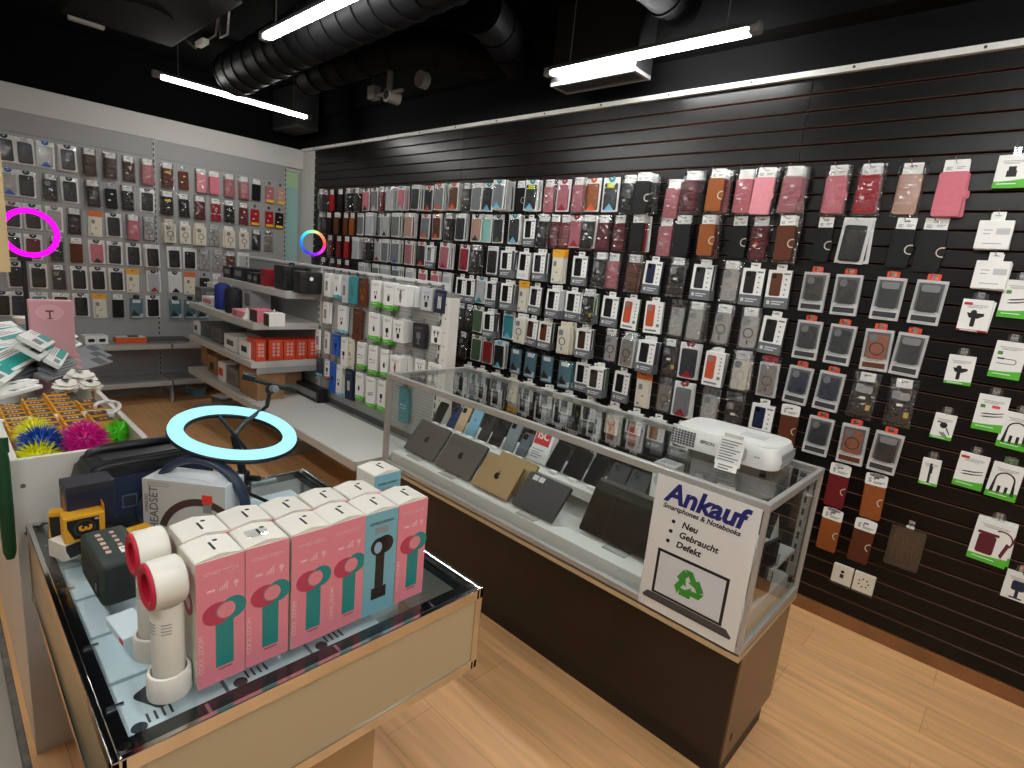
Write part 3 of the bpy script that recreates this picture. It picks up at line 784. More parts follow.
def P_case(col, o='s'):
    """bare dark phone case in a crinkled bag"""
    w, h, t = .086, .166, .014; zt = -.03
    r = []
    b = B(); b.rrect(0, zt - h / 2, w, h, .012, -t, 0); r.append(('phone_case', b, pm(col, 'plastic')))
    b = B(); b.rrect(-.018, zt - .032, .036, .038, .01, -t - .003, -t)
    r.append(('camera_bump', b, mat('camera panel dark') if 'g' not in o else mat('camera panel grey')))
    if 'g' in o:
        b = B(); b.rrect(.008, zt - .036, .05, .034, .01, -t - .004, -t - .003); r.append(('foam_insert', b, mat('camera panel grey')))
    b = B(); b.box(-.012, .012, -t - .0008, -t, zt - .082, zt - .07); r.append(('price_sticker', b, STICK))
    if 'y' in o:
        b = B(); b.box(.022, .04, -t - .0008, -t, zt - .13, zt - .105); r.append(('yellow_sticker', b, mat('yellow gold sticker', (206, 176, 60), .5)))
    b = B(); slot_card(b, .06, zt + .002, .012, -.008, -.007); r.append(('header_card', b, FILM if 'n' in o else WHITE))
    b = B(); bagshape(b, w + .022, zt - h - .012, .014, t + .012); r.append(('clear_bag', b, BAG))
    return r, t + .01
def P_yellow(head='yellow'):
    w, h, t = .1, .19, .014; zt = -.018
    r = []
    b = B(); b.rrect(0, zt - h / 2, w, h, .006, -.004, 0); r.append(('backing_card', b, OFFW))
    b = B(); slot_card(b, w + .006, zt - .016, .016, -.0062, -.0042); r.append(('header_card', b, mat('amber header', (232, 168, 40), .5) if head == 'yellow' else mat('orange header', (214, 110, 50), .5)))
    b = B(); b.rrect(.002, zt - .108, .074, .146, .012, -.0135, -.004); r.append(('phone_case', b, pm('cream', 'plastic')))
    b = B(); b.rrect(-.016, zt - .06, .024, .034, .008, -.016, -.0135); r.append(('camera_bump', b, mat('camera panel dark')))
    b = B(); b.disc(-.024, zt - .165, .009, -.0145, -.0136, 10).box(-.006, .012, -.0143, -.0136, zt - .12, zt - .112); r.append(('sticker', b, mat('dark print')))
    return r, .018
def P_pouch(col='teal'):
    w, h, t = .112, .195, .026; zt = -.02
    r = []
    body = clearmat('teal tinted pouch', (150, 190, 200), 1.6, .1, crinkle=.2, cscale=20, haze=.45, hazecol=(96, 134, 146))
    b = B(); b.rrect(0, zt - h / 2, w - .01, h - .01, .01, -t * .6, -.004); r.append(('pouch', b, mat('pouch blue grey', (84, 122, 134), .4)))
    b = B(); b.box(-.032, .032, -t * .6 - .001, -t * .6, zt - .04, zt - .012); r.append(('label_strip', b, WHITE))
    zb = zt - h + .02
    b = B(); b.prism([(-.046, zb + .024), (-.03, zb + .05), (-.02, zb + .074), (-.008, zb + .048), (.014, zb + .03), (.03, zb + .014), (-.03, zb + .01)], -t * .6 - .0012, -t * .6); r.append(('mountain_print', b, INK))
    b = B(); b.prism([(-.05, zb - .006), (.05, zb - .006), (.05, zb + .034), (.03, zb + .03), (.014, zb + .012), (-.03, zb + .006)], -t * .6 - .0008, -t * .6); r.append(('wave_print', b, mat('pale blue print', (190, 206, 214), .5)))
    b = B(); slot_card(b, .05, zt, .012, -.008, -.006); r.append(('hang_tab', b, BLACKP))
    b = B(); bagshape(b, w, zt - h, zt + .004, t); r.append(('clear_bag', b, FILM))
    return r, t + .006
def icon(b, kind, s=1.0):
    """small printed product picture drawn in XZ around the origin, thickness at y=0"""
    y0, y1 = -.0006, 0
    if kind == 'charger':
        b.prism([(-.022 * s, .012 * s), (.022 * s, .012 * s), (.024 * s, .004 * s), (.008 * s, -.006 * s), (-.014 * s, -.004 * s)], y0, y1)
        b.rrect(-.002 * s, -.018 * s, .012 * s, .03 * s, .004 * s, y0, y1); b.disc(-.004 * s, .014 * s, .008 * s, y0, y1, 10)
    elif kind == 'cable':
        for dz in (0, -.012): b.prism([(-.03 * s, dz), (-.018 * s, dz + .004), (.008 * s, dz + .007), (.036 * s, dz + .014), (.036 * s, dz + .011), (.008 * s, dz + .002), (-.018 * s, dz - .001)], y0, y1)
    elif kind == 'loop':
        b.ring(.016 * s, 0, .011 * s, .0085 * s, y0, y1, -90, 90, 10); b.box(-.03 * s, .016 * s, y0, y1, .0085 * s, .011 * s).box(-.032 * s, .016 * s, y0, y1, -.011 * s, -.0085 * s)
        b.box(-.034 * s, -.012 * s, y0, y1, .007 * s, .013 * s)
    elif kind == 'neckband':
        b.ring(0, .01 * s, .026 * s, .0215 * s, y0, y1, 0, 180, 14)
        for sx in (-1, 1): b.prism([(sx * .0215 * s, .01 * s), (sx * .026 * s, .01 * s), (sx * .032 * s, -.04 * s), (sx * .022 * s, -.04 * s)], y0, y1); b.box(sx * .009 * s - .004 * s, sx * .009 * s + .004 * s, y0, y1, -.042 * s, -.012 * s)
    elif kind == 'usb':
        b.box(-.012 * s, .012 * s, y0, y1, -.012 * s, .006 * s).box(-.009 * s, .009 * s, y0, y1, .006 * s, .018 * s)
    elif kind == 'pen':
        b.rrect(0, 0, .009 * s, .09 * s, .004 * s, y0, y1); b.box(.004 * s, .008 * s, y0, y1, .0, .03 * s)
    elif kind == 'retract':
        b.disc(0, .01 * s, .012 * s, y0, y1, 12); b.box(-.022 * s, -.006 * s, y0, y1, .018 * s, .022 * s)
        for k in range(3): b.prism([(-.01 * s + .006 * k * s, -.018 * s), (-.006 * s + .006 * k * s, -.018 * s), (.008 * s + .006 * k * s, -.034 * s), (.004 * s + .006 * k * s, -.034 * s)], y0, y1)
        b.prism([(.008 * s, .0), (.012 * s, .002 * s), (.026 * s, -.024 * s), (.023 * s, -.025 * s)], y0, y1)
    elif kind == 'earbuds':
        for sx in (-1, 1): b.disc(sx * .012 * s, .014 * s, .006 * s, y0, y1, 8).box(sx * .012 * s - .002 * s, sx * .012 * s + .002 * s, y0, y1, -.004 * s, .014 * s)
        b.rrect(0, -.018 * s, .022 * s, .024 * s, .008 * s, y0, y1)
    elif kind == 'plug':
        b.rrect(0, -.008 * s, .02 * s, .028 * s, .004 * s, y0, y1); b.box(-.006 * s, -.003 * s, y0, y1, .006 * s, .016 * s).box(.003 * s, .006 * s, y0, y1, .006 * s, .016 * s)
    elif kind == 'holder':
        b.rrect(0, .006 * s, .03 * s, .03 * s, .006 * s, y0, y1); b.box(-.004 * s, .004 * s, y0, y1, -.03 * s, -.008 * s).box(-.014 * s, .014 * s, y0, y1, -.034 * s, -.03 * s)
    elif kind == 'pouchphone':
        b.rrect(-.008 * s, -.004 * s, .03 * s, .044 * s, .005 * s, y0, y1); b.box(-.026 * s, .010 * s, y0 - .0003, y1, .018 * s, .024 * s)
        b.ring(.014 * s, .016 * s, .02 * s, .017 * s, y0, y1, -40, 120, 12); b.prism([(.024 * s, .012 * s), (.03 * s, .008 * s), (.022 * s, -.026 * s), (.017 * s, -.02 * s)], y0, y1)
    elif kind == 'watch':
        b.rrect(0, 0, .024 * s, .028 * s, .006 * s, y0, y1); b.box(-.008 * s, .008 * s, y0, y1, -.036 * s, .036 * s)
    elif kind == 'strip':
        for k in range(3): b.box(-.016 * s + .011 * k * s, -.01 * s + .011 * k * s, y0, y1, -.034 * s, .034 * s)
    return b
def P_acc(kind, w=.098, h=.148, t=.014, base='white', band='green', bandh=.028, ic='black', tab='clear', logo=None, s=1.0, extra=None, curve=True, side=None):
    """boxed accessory: white carton, curved colour band at the bottom, product picture and hang tab"""
    zt = -.016
    r = []
    b = B(); b.box(-w / 2, w / 2, -t, 0, zt - h, zt, .0012, 1); r.append(('carton', b, WHITE if base == 'white' else pm(base)))
    if band:
        zb = zt - h
        b = B()
        pts = [(-w / 2, zb), (w / 2, zb)] + [(w / 2 - w * k / 8, zb + bandh * (1 + (.35 * (1 - k / 8) ** 2 - .1 if curve else 0))) for k in range(9)]
        b.prism(pts, -t - .0006, -t); b.box(-w / 2 - .0004, w / 2 + .0004, -t, .0002, zb - .0004, zb + bandh * .9)
        r.append(('colour_band', b, mat('vivid green print', (84, 184, 48), .45) if band == 'green' else pm(band)))
        b = B(); lines(b, -w * .38, w * .2, zb + bandh * .62, 1, -t - .0006, h=.003); r.append(('band_print', b, WHITE))
    b = B(); icon(b, kind, s)
    me = b.mesh('tmp', INK)
    b = B(); b.add(me, Matrix.Translation((0, -t, zt - h * .54))); bpy.data.meshes.remove(me)
    r.append(('product_picture', b, pm(ic)))
    b = B(); lines(b, -w * .36, w * .36, zt - .022, 1, -t, h=.0018); lines(b, -w * .3, w * .34, zt - .028, 2, -t, .004, .0014); r.append(('print', b, PRINT))
    if logo:
        b = B(); b.rrect(-w * .3, zt - .048 if logo == 'green' else zt - .018, w * .16 if logo == 'green' else w * .28, .014 if logo == 'green' else .011, .002, -t - .0006, -t); r.append(('logo', b, mat('green logo', (70, 140, 60), .5) if logo == 'green' else mat('red logo', (196, 40, 48), .5)))
    if extra == 'redtag':
        b = B(); b.rrect(w * .12, zt - .046, w * .26, .012, .002, -t - .0007, -t); r.append(('red_sticker', b, mat('pink red sticker', (232, 74, 84), .5)))
    b = B(); slot_card(b, .042, zt, .012, -t * .5, -t * .5 + .001); r.append(('hang_tab', b, FILM if tab == 'clear' else pm(tab)))
    if side:
        b = B(); b.box(w / 2, w / 2 + .0006, -t + .001, -.001, zt - h + .001, zt - .001); r.append(('carton_side', b, pm(side)))
    return r, t + .003
def P_cablebox():
    w, h, t = .108, .11, .026; zt = -.022
    r = []
    b = B(); b.box(-w / 2, w / 2, -t, 0, zt - h, zt, .0015, 1); r.append(('carton', b, WHITE))
    b = B(); lines(b, -.034, -.006, zt - .036, 2, -t, .014); lines(b, -.03, .03, zt - .088, 1, -t); r.append(('print', b, PRINT))
    b = B(); b.rrect(.026, zt - .042, .042, .024, .003, -t - .0005, -t); r.append(('picture', b, mat('pale grey print', (190, 192, 194), .5)))
    b = B(); slot_card(b, .042, zt, .012, -t * .5, -t * .5 + .001); r.append(('hang_tab', b, WHITE))
    return r, t + .002
def P_sleeve(col):
    w, h, t = .084, .17, .014; zt = -.034
    r = []
    b = B(); b.rrect(0, zt - h / 2, w, h, .008, -t, -t + .005).rrect(0, zt - h / 2, w, h, .008, -.005, 0).box(-w / 2 - .001, -w / 2 + .003, -t, 0, zt - h + .006, zt - .006, .001); r.append(('cover', b, pm(col, 'leather')))
    b = B(); b.rrect(.002, zt - h / 2, w - .008, h - .008, .008, -t + .0051, -.0051); r.append(('inner_case', b, mat('inner case dark')))
    b = B(); b.rrect(0, -.014, w + .004, .056, .008, -t - .002, -t - .0008).rrect(0, .008, w * .7, .016, .005, -t - .002, -t - .0008); r.append(('header_card', b, WHITE))
    b = B(); b.rrect(.0, -.004, .02, .007, .003, -t - .0028, -t - .002); lines(b, -.03, -.018, -.008, 4, -t - .002, .006, .003); lines(b, -.01, .034, -.022, 2, -t - .002); r.append(('print', b, mat('dark header print', (60, 60, 62), .6)))
    b = B(); b.ring(w * .5 - .004, zt - h * .5, .02, .016, -t - .0025, -t, 90, 250, 12); r.append(('clasp', b, mat('pale clasp edge')))
    return r, t + .005
BUILD = {'W': P_wallet, 'F': P_frame, 'S': P_silicone, 'O': P_tab, 'P': P_phonebox, 'R': P_ring, 'C': P_case, 'Y': P_yellow, 'U': P_pouch, 'A': P_acc, 'B': P_cablebox, 'L': P_sleeve}
NAMES = {'W': 'wallet_case', 'F': 'bagged_phone_case', 'S': 'boxed_phone_case', 'O': 'window_box_case', 'P': 'boxed_phone_case', 'R': 'clear_phone_case', 'C': 'bagged_phone_case',
         'Y': 'carded_phone_case', 'U': 'waterproof_pouch', 'A': 'accessory_box', 'B': 'cable_box', 'L': 'wallet_case'}
CATS = {'W': 'phone case', 'F': 'phone case', 'S': 'phone case', 'O': 'phone case', 'P': 'phone case', 'R': 'phone case', 'C': 'phone case', 'Y': 'phone case', 'U': 'phone pouch', 'A': 'accessory', 'B': 'cable', 'L': 'phone case'}
CACHE = {}
def pack_parts(k, a):
    key = (k, repr(a))
    if key not in CACHE:
        r, t = BUILD[k](*a[0], **a[1])
        CACHE[key] = ([(n, b.mesh(n, mt, 40 if n in ('clear_bag',) else None), mt) for n, b, mt in r], t)
        for n, me, mt in CACHE[key][0]:
            if n == 'clear_bag': me.shade_smooth()
    return CACHE[key]
JOIN = {}
def joined(k, a):
    key = (k, repr(a))
    if key not in JOIN:
        ps, t = pack_parts(k, a)
        bm = bmesh.new(); mats = []
        for n, me, mt in ps:
            s = len(bm.faces); bm.from_mesh(me); bm.faces.ensure_lookup_table()
            if mt not in mats: mats.append(mt)
            for f in bm.faces[s:]: f.material_index = mats.index(mt)
        me = bpy.data.meshes.new(NAMES[k]); bm.to_mesh(me); bm.free()
        for mt in mats: me.materials.append(mt)
        JOIN[key] = (me, t)
    return JOIN[key]
def put_pack(k, a, loc, rot, label, group, full=True, name=None):
    nm = name or NAMES[k]
    if not full:
        o = link(nm, joined(k, a)[0], None, loc, rot)
        return tag(o, label, CATS[k], group)
    t = link(nm, None, None, loc, rot); t.empty_display_size = .03
    tag(t, label, CATS[k], group)
    for n, me, mt in pack_parts(k, a)[0]: link(n, me, t)
    return t
def A(*a, **k): return (a, k)
HOOKS = {}
def hook_mesh(L):
    if L not in HOOKS:
        b = B(); b.tube([(0, .012, -.004), (0, 0, 0), (0, -L * .6, 0), (0, -L, .004), (0, -L - .008, .014)], .0018, 6)
        b.box(-.012, .012, -.002, .001, -.012, .016)
        HOOKS[L] = b.mesh('display_hook', CHROME, 60)
    return HOOKS[L]
def desc(k, a):
    p = a[0]; q = a[1]
    if k == 'W':
        o = p[1] if len(p) > 1 else ''
        return p[0] + (' bagged' if 'b' in o else '') + ' wallet'
    if k == 'F': return p[0] + ' case in white-edged bag'
    if k == 'S': return 'grey window box with %s case' % p[0]
    if k == 'O': return 'orange-tabbed box with %s case' % p[0]
    if k == 'P': return 'white box picturing an orange phone'
    if k == 'R': return {'clear': 'clear ring case', 'smoke': 'smoky clear ring case', 'cream': 'cream ring case'}[p[0]]
    if k == 'C': return p[0] + ' bagged phone case'
    if k == 'Y': return 'cream case under ' + (p[0] if p else 'yellow') + ' header'
    if k == 'U': return 'blue-grey waterproof pouch'
    if k == 'L': return p[0] + ' leather sleeve'
    if k == 'B': return 'square white cable box'
    return q.get('d', 'white accessory box')
def short(k, a):
    p = a[0]
    return {'W': (p[0] if p else '') + ' wallet', 'F': (p[0] if p else '') + ' bagged case', 'S': 'grey window box', 'O': 'orange-tabbed box', 'P': 'white phone box', 'R': 'clear case', 'C': (p[0] if p else '') + ' bagged case',
            'Y': 'cream case', 'U': 'pouch', 'A': 'box', 'B': 'cable box', 'L': 'sleeve'}[k]
def hang_row(items, rowname, wall, place, grp, full_from=None, hookname='slat_hook', hook=True, face=0):
    """items: (pixel column, kind, args, number behind, options)"""
    n = len(items)
    for i, it in enumerate(items):
        px, k, a, nb = it[:4]; op = it[4] if len(it) > 4 else {}
        if i < (n + 1) // 2: pos = '%s from left' % ORD[i + 1] if i else 'leftmost'
        else: pos = '%s from right' % ORD[n - i] if n - i > 1 else 'rightmost'
        t = pack_parts(k, a)[1]
        lab = op.get('label') or '%s, %s in %s, %s' % (desc(k, a), pos, rowname, wall)
        bh = op.get('behind') or [(k, a)]
        if not isinstance(bh, list): bh = [bh]
        bl = [bh[j % len(bh)] for j in range(nb)]
        ys = [.003]
        for q in bl: ys.append(ys[-1] + pack_parts(*q)[1] + .002)
        stack = ys[-1]
        loc, fwd, rz = place(px, k, stack, op)
        side = Vector((math.cos(rz), math.sin(rz), 0))
        rl = random.uniform(-.035, .035) if 'roll' not in op else op['roll']
        yaw = random.uniform(-.05, .05)
        put_pack(k, a, loc + fwd * stack, (0, rl, rz + yaw), lab, grp, name=op.get('name'))
        for j in range(nb):
            q = nb - j
            kk, aa = bl[j]
            lb = ('white pack behind the front %s' % op['sh']) if 'sh' in op else '%s %s behind front, %s in %s, %s' % (short(kk, aa), ORD[q], pos, rowname, wall)
            put_pack(kk, aa, loc + fwd * ys[j] + side * random.uniform(-.007, .007) + Vector((0, 0, random.uniform(-.004, .004))), (0, random.uniform(-.05, .05), rz + random.uniform(-.06, .06)), lb, grp, full=False, name=None)
        if hook:
            L = round((stack + t + .03) / .03) * .03 + .02
            h = link(hookname, hook_mesh(L), None, loc + Vector((0, 0, -.0015)) - fwd * op.get('hook_back', 0), (0, 0, rz))
            tag(h, ('chrome hook holding the %s' % op['sh']) if 'sh' in op else 'chrome hook holding %s, %s in %s, %s' % (short(k, a), pos, rowname, wall), 'hook', grp.split(' on ')[0] + ' hooks on ' + grp.split(' on ')[-1] if ' on ' in grp else 'hooks')

# ------------------------------------------------------------------ black slatted wall
W = lambda c, o='b': ('W', A(c, o))
F = lambda c, tri=None, head=None, st=None: ('F', A(c, tri, head, st))
S = lambda c='black', side='dark grey', aw=False: ('S', A(c, side, aw))
O = lambda c='charcoal', ring=True, wide=False: ('O', A(c, ring, wide))
PH = lambda side='light grey': ('P', A(side))
R = lambda t='clear', head='white', rc='charcoal', bag=True, box=False: ('R', A(t, head, rc, bag, box))
C = lambda c='black', o='s': ('C', A(c, o))
Y = lambda h='yellow': ('Y', A(h))
U = ('U', A())
def it(px, q, nb=0, **op): return (px, q[0], q[1], nb, op)
HZ = {1: 2.166, 2: 1.937, 3: 1.707, 4: 1.474, 5: 1.245, 6: 1.018, 7: .788, 8: .560, 9: .36}
def slat_place(z):
    def f(px, k, stack, op):
        zz = z + op.get('dz', 0)
        X = x_on(px, YS - stack - .02, zz - .1)
        return Vector((X, YS - .002, zz)), Vector((0, -1, 0)), 0.0
    return f
WALLN = 'slatted wall'
GR = 'phone cases on the black slatted wall'
r1 = [it(320, W('olive', 'b'), 2), it(331, W('red', 'h')), it(339.5, W('black', 'h')), it(347, W('black', 'bh'), 1), it(356, W('black', 'bh'), 1), it(364.5, F('pink', 'charcoal'), 0),
      it(373, F('grey', 'light grey', 'charcoal'), 1), it(380.5, W('dark red', 'b'), 1), it(388, F('light grey', None, 'grey'), 2), it(400, F('pink', 'light blue'), 2), it(414, F('charcoal', None), 3),
      it(427.5, F('charcoal', 'orange'), 0), it(437.5, F('grey', 'orange'), 3, behind=F('brown', 'orange')), it(452, F('brown', 'orange'), 3, behind=[F('tan', 'orange'), F('charcoal', 'orange')]), it(465, C('black'), 1), it(475.5, F('grey'), 1),
      it(487, F('charcoal', 'light blue', 'teal')), it(497, F('grey', 'light blue', 'teal'), 5, behind=F('charcoal', None, 'white')), it(519.5, W('black', 'hc')), it(530, F('charcoal', 'light blue', 'teal', 'lime'), 2, behind=F('light grey', 'light blue')),
      it(548, W('rose', 'bs'), 0), it(562, F('rose', 'crimson')), it(577, W('rose', 'bs'), 1), it(591, F('tan', 'orange')), it(609, F('charcoal', 'light blue', 'teal', 'lime')), it(627, W('black', 'bs'), 1),
      it(641.5, W('black', 'hcL'), 3, behind=W('black', 'hb')), it(672, W('rose', 'bs'), 0, dz=-.03), it(690, W('burgundy', 'bs'), 2, behind=W('black', 'b')), it(715, W('tan', 'hc'), 3, behind=[W('dark red', 'b'), W('rose', 'b')]),
      it(743, W('pink', 'bs'), 1, behind=W('rose', 'b')), it(763, W('light pink', 'htL'), 2, behind=W('charcoal', 'b')), it(791, W('rose', 'bst'), 2, behind=W('rose', 'b')),
      it(834, W('pink', 'htb'), 1), it(867, W('crimson', 'bhs'), 1, behind=W('rose', 'b')), it(908, W('beige', 'bs'), 0), it(951, W('pink', 'htL'), 1)]
hang_row(r1, 'top row', WALLN, slat_place(HZ[1]), GR)
r2 = [it(320, W('dark brown', 'b'), 1), it(328, W('black', 'h')), it(335.5, W('brown', 'h'), 1, behind=W('black', 'h')), it(345, W('brown', 'h')), it(351.5, W('tan', 'h')), it(359, F('grey')), it(367.5, F('light grey'), 3),
      it(376, F('grey', 'charcoal')), it(383.5, F('light grey', 'charcoal'), 1), it(394, F('grey'), 3, behind=F('charcoal')), it(407, F('beige'), 3, behind=[F('dark red'), F('brown')]), it(424, F('grey', 'orange')), it(435, F('brown', 'orange'), 1),
      it(446.5, C('black'), 2), it(459, F('charcoal'), 2), it(475, F('beige', 'charcoal'), 1), it(485, F('mint')), it(496.5, F('charcoal', 'green'), 0), it(512.5, F('charcoal', 'light blue', 'teal'), 2), it(529.5, S('black'), 0), it(541.5, W('black', 'bs'), 1),
      it(554, W('burgundy', 'bs')), it(564, W('dark red', 'b')), it(574, F('rose', 'crimson')), it(586, C('black', 's'), 1, behind=F('charcoal')), it(602, W('burgundy', 'bs')), it(618, W('burgundy', 'bst')),
      it(636, W('black', 'h'), 2, behind=[F('light grey'), W('red', 'b')]), it(664, W('rose', 'bs'), 0, dz=-.012), it(681, W('black', 'hL'), 1, behind=W('black', 'b')), it(705.5, W('tan', 'hc'), 2, behind=W('burgundy', 'b')), it(737, W('black', 'hc')),
      it(758, W('burgundy', 'bstq')), it(784, W('brown', 'hc'), 2, behind=W('charcoal', 'b')), it(822, W('black', 'hcl')), it(853, F('black', None, 'white'), 1, behind=F('charcoal', None, 'green'), label='black phone case in a white-edged bag among black wallets right of the panel joint'),
      it(901.5, W('black', 'hc')), it(931, W('black', 'hcL'))]
hang_row(r2, 'second row', WALLN, slat_place(HZ[2]), GR)
r3 = [it(329, W('dark red', 'b')), it(338, W('dark red', 'h')), it(346, W('red', 'h')), it(354, F('light grey'), 3), it(364.5, C('black'), 2), it(376, F('light grey', 'crimson'), 0), it(383.5, F('grey'), 1),
      it(394, F('grey', 'blue', 'light grey'), 2), it(407, F('rose', None, 'grey'), 2), it(420, F('charcoal', 'orange')), it(430.5, S('grey', 'light grey')), it(443, F('rose', 'crimson'), 3, behind=[F('brown'), F('dark red')]), it(463, F('crimson', 'dark red')),
      it(473.5, C('black'), 1), it(491, F('black', None, 'white'), 1, behind=S('black')), it(506, S('black'), 2), it(524.5, S('black', 'light grey', True)), it(539, S('charcoal'), 1), it(556, Y('yellow'), 2), it(579.5, S('black')),
      it(598, C('black'), 1), it(612, W('rose', 'bs')), it(632, W('brown', 'hb'), 1), it(653, S('navy')), it(675, C('black', 'q'), 1), it(702, S('charcoal'), 1), it(728.5, ('R', A('clear', 'white', 'silver')), 1), it(752, S('black')), it(778, S('brown')),
      it(813.5, O()), it(846, O('charcoal')), it(888, O('charcoal', True, True)), it(928.5, O('black', True, True))]
hang_row(r3, 'third row', WALLN, slat_place(HZ[3]), GR)
r4 = [it(322, W('dark brown', 'b')), it(331, W('black', 'b')), it(338, W('brown', 'h')), it(346, W('dark brown', 'h')), it(360, F('light grey'), 3), it(374, F('grey'), 1), it(383, F('light grey'), 1), it(394, F('grey', 'light blue'), 2), it(408, F('light grey'), 1), it(421, F('pink', 'crimson', 'orange')),
      it(433, F('pink', 'crimson', 'orange'), 1), it(445, F('light grey'), 1), it(461, S('black')), it(470, S('black')), it(479.5, F('light grey', 'teal')), it(491, S('charcoal'), 1), it(506.5, S('black'), 2), it(522, Y('yellow')), it(535.5, S('charcoal')), it(553, S('black', 'light grey'), 2),
      it(572.5, S('black')), it(586, C('black', 'y'), 2, behind=S('black', 'green')), it(610, S('black')), it(631, PH('green'), 0), it(653, PH()), it(676, ('R', A('clear', 'clear', 'silver')), 0), it(694, ('R', A('clear', 'white', 'silver')), 2, behind=C('charcoal')),
      it(721, R('clear'), 1), it(747, R('clear'), 1), it(773, S('black')), it(807, O('charcoal')), it(840.5, O('charcoal')), it(876, O('terracotta')), it(909.5, O('charcoal', True, True))]
hang_row(r4, 'fourth row', WALLN, slat_place(HZ[4]), GR)
r5 = [it(460, C('charcoal', 's')), it(468, C('black')), it(476.5, F('green', 'green')), it(488.5, S('black'), 2), it(507, F('teal', 'light blue')), it(519.5, R('cream', 'white', 'charcoal', False, True), 1), it(532, S('dark brown')), it(545, S('brown'), 1), it(562.5, R('cream', 'cream', 'charcoal', False, True), 2),
      it(583, S('dark brown'), 1), it(609, R('clear')), it(627, R('smoke', 'light grey', 'charcoal', True, True), 1), it(646, S('black'), 2), it(668, C('black', 'y')), it(687, F('charcoal', 'crimson'), 1), it(714, PH('grey'), 1), it(739, R('cream', 'light grey', 'silver'), 1), it(767, R('smoke', 'red', 'charcoal', True, True)),
      it(798.5, O('navy')), it(829.5, O('navy')), it(863, C('black', 'yg')), it(899, C('black', 'yg'))]
hang_row(r5, 'fifth row', WALLN, slat_place(HZ[5]), GR)
r6 = [it(462, C('black')), it(475, F('green', 'green')), it(486, F('red', 'green')), it(497.5, F('black', 'light blue', 'light blue'), 2), it(515, U), it(530, U), it(546, U), it(564, U, 1), it(582, S('black')), it(595, S('olive'), 2, behind=S('black', 'green')), it(621.5, S('black')),
      it(641.5, Y('orange'), 0), it(663, R('smoke', 'clear')), it(681, F('grey', 'crimson'), 1), it(708, R('clear', 'clear', 'silver'), 1), it(732, C('black', 'n')), it(761, S('navy')), it(787, ('L', A('brown')), 0), it(818.5, O('charcoal')), it(852, O('terracotta')), it(886, O('black', True, True))]
hang_row(r6, 'sixth row', WALLN, slat_place(HZ[6]), GR)
r7 = [it(468, S('grey')), it(481, S('grey')), it(496, S('charcoal')), it(512, R('cream', 'cream', 'charcoal', False, True)), it(528, S('charcoal')), it(546, S('grey'), 1), it(566, S('charcoal'), 1), it(588, S('charcoal', 'green'), 1), it(612, R('cream', 'white', 'charcoal', False, True)), it(634, S('brown')), it(656, S('tan')),
      it(680, S('charcoal')), it(836.5, ('L', A('dark red'))), it(872, ('L', A('tan')))]
hang_row(r7, 'seventh row', WALLN, slat_place(HZ[7]), GR)
r8 = [it(829, ('L', A('tan'))), it(861.5, ('L', A('brown')))]
hang_row(r8, 'eighth row', WALLN, slat_place(HZ[8]), GR)
# right hand accessories, each at its own height
GA = 'accessories on the black slatted wall'
SHORT = ['white usb adapter pack at the upper right of the wall', 'upper square white cable box', 'lower square white cable box', 'white cable pack beside the lower square white box', 'car charger box with red foot', 'pack showing one looped cable', 'small car charger pack with green foot',
         'cable pack with pink-red sticker', 'upper neckband earphone pack at the right edge', 'retractable cable pack', 'slim stylus pen pack', 'cable pack with red logo', 'neckband pack with green hang tab', 'waterproof phone pouch pack', 'lowest white pack at the right edge']
def acc(px, ztop, nb, label, **k):
    q = ('A', ((k.pop('kind'),), k)) if 'kind' in k else ('B', A())
    rn = k.pop('rn', '')
    z = ztop - .014
    def f(px_, kk, stack, op): return Vector((x_on(px_, YS - stack - .014, z - .08), YS - .002, z)), Vector((0, -1, 0)), 0.0
    hang_row([(px, q[0], q[1], nb, {'label': label, 'sh': SHORT.pop(0)})], label.split(',')[0], WALLN, f, GA)
def place1(px, py, Y=2.97): return at_y(px, py, Y).z
acc(1012, place1(1012, 146), 0, 'white green-footed usb adapter pack in the upper right corner of the slatted wall', kind='usb', w=.1, h=.125, s=1.3, rn='a')
acc(994, place1(994, 212), 1, 'upper square white cable box on the slatted wall, larger twin pack behind')
acc(991, place1(991, 252), 1, 'lower square white cable box on the slatted wall with another behind')
acc(1018, place1(1018, 272), 0, 'white green-footed cable pack cut by the right edge beside white cable boxes', kind='cable', logo='green')
acc(975, place1(975, 292), 1, 'white car charger box with red foot and red logo', kind='charger', w=.098, h=.128, t=.02, band='crimson', bandh=.006, curve=False, logo='red', s=1.25)
acc(1009, place1(1009, 334), 0, 'white green-footed pack with one looped cable near the right edge', kind='loop', logo='green')
acc(959, place1(959, 348), 0, 'small white car charger pack with green foot left of the looped cable', kind='charger', w=.09, h=.122, bandh=.012, s=1.1)
acc(991, place1(991, 388), 0, 'white green-footed cable pack with a pink-red sticker', kind='cable', logo='green', extra='redtag', s=1.1)
acc(1018, place1(1018, 406), 0, 'white neckband earphone pack cut by the right edge, upper one', kind='neckband', tab='clear', s=1.2)
acc(943, place1(943, 407), 0, 'small white retractable cable pack above the slim pen pack', kind='retract', w=.075, h=.11, bandh=.012, s=1.1)
acc(929, place1(929, 452), 0, 'slim white stylus pen pack low on the slatted wall', kind='pen', w=.066, h=.118, bandh=.012, s=1.0, curve=False)
acc(972, place1(972, 447), 0, 'white green-footed cable pack with red logo at its top left', kind='cable', logo='red', s=1.1)
acc(1006, place1(1006, 457), 0, 'white neckband earphone pack with green hang tab', kind='neckband', tab='green', s=1.25)
acc(994, place1(994, 513), 1, 'white waterproof phone pouch pack with green foot low on the slatted wall', kind='pouchphone', w=.125, h=.185, bandh=.03, ic='burgundy', s=1.9)
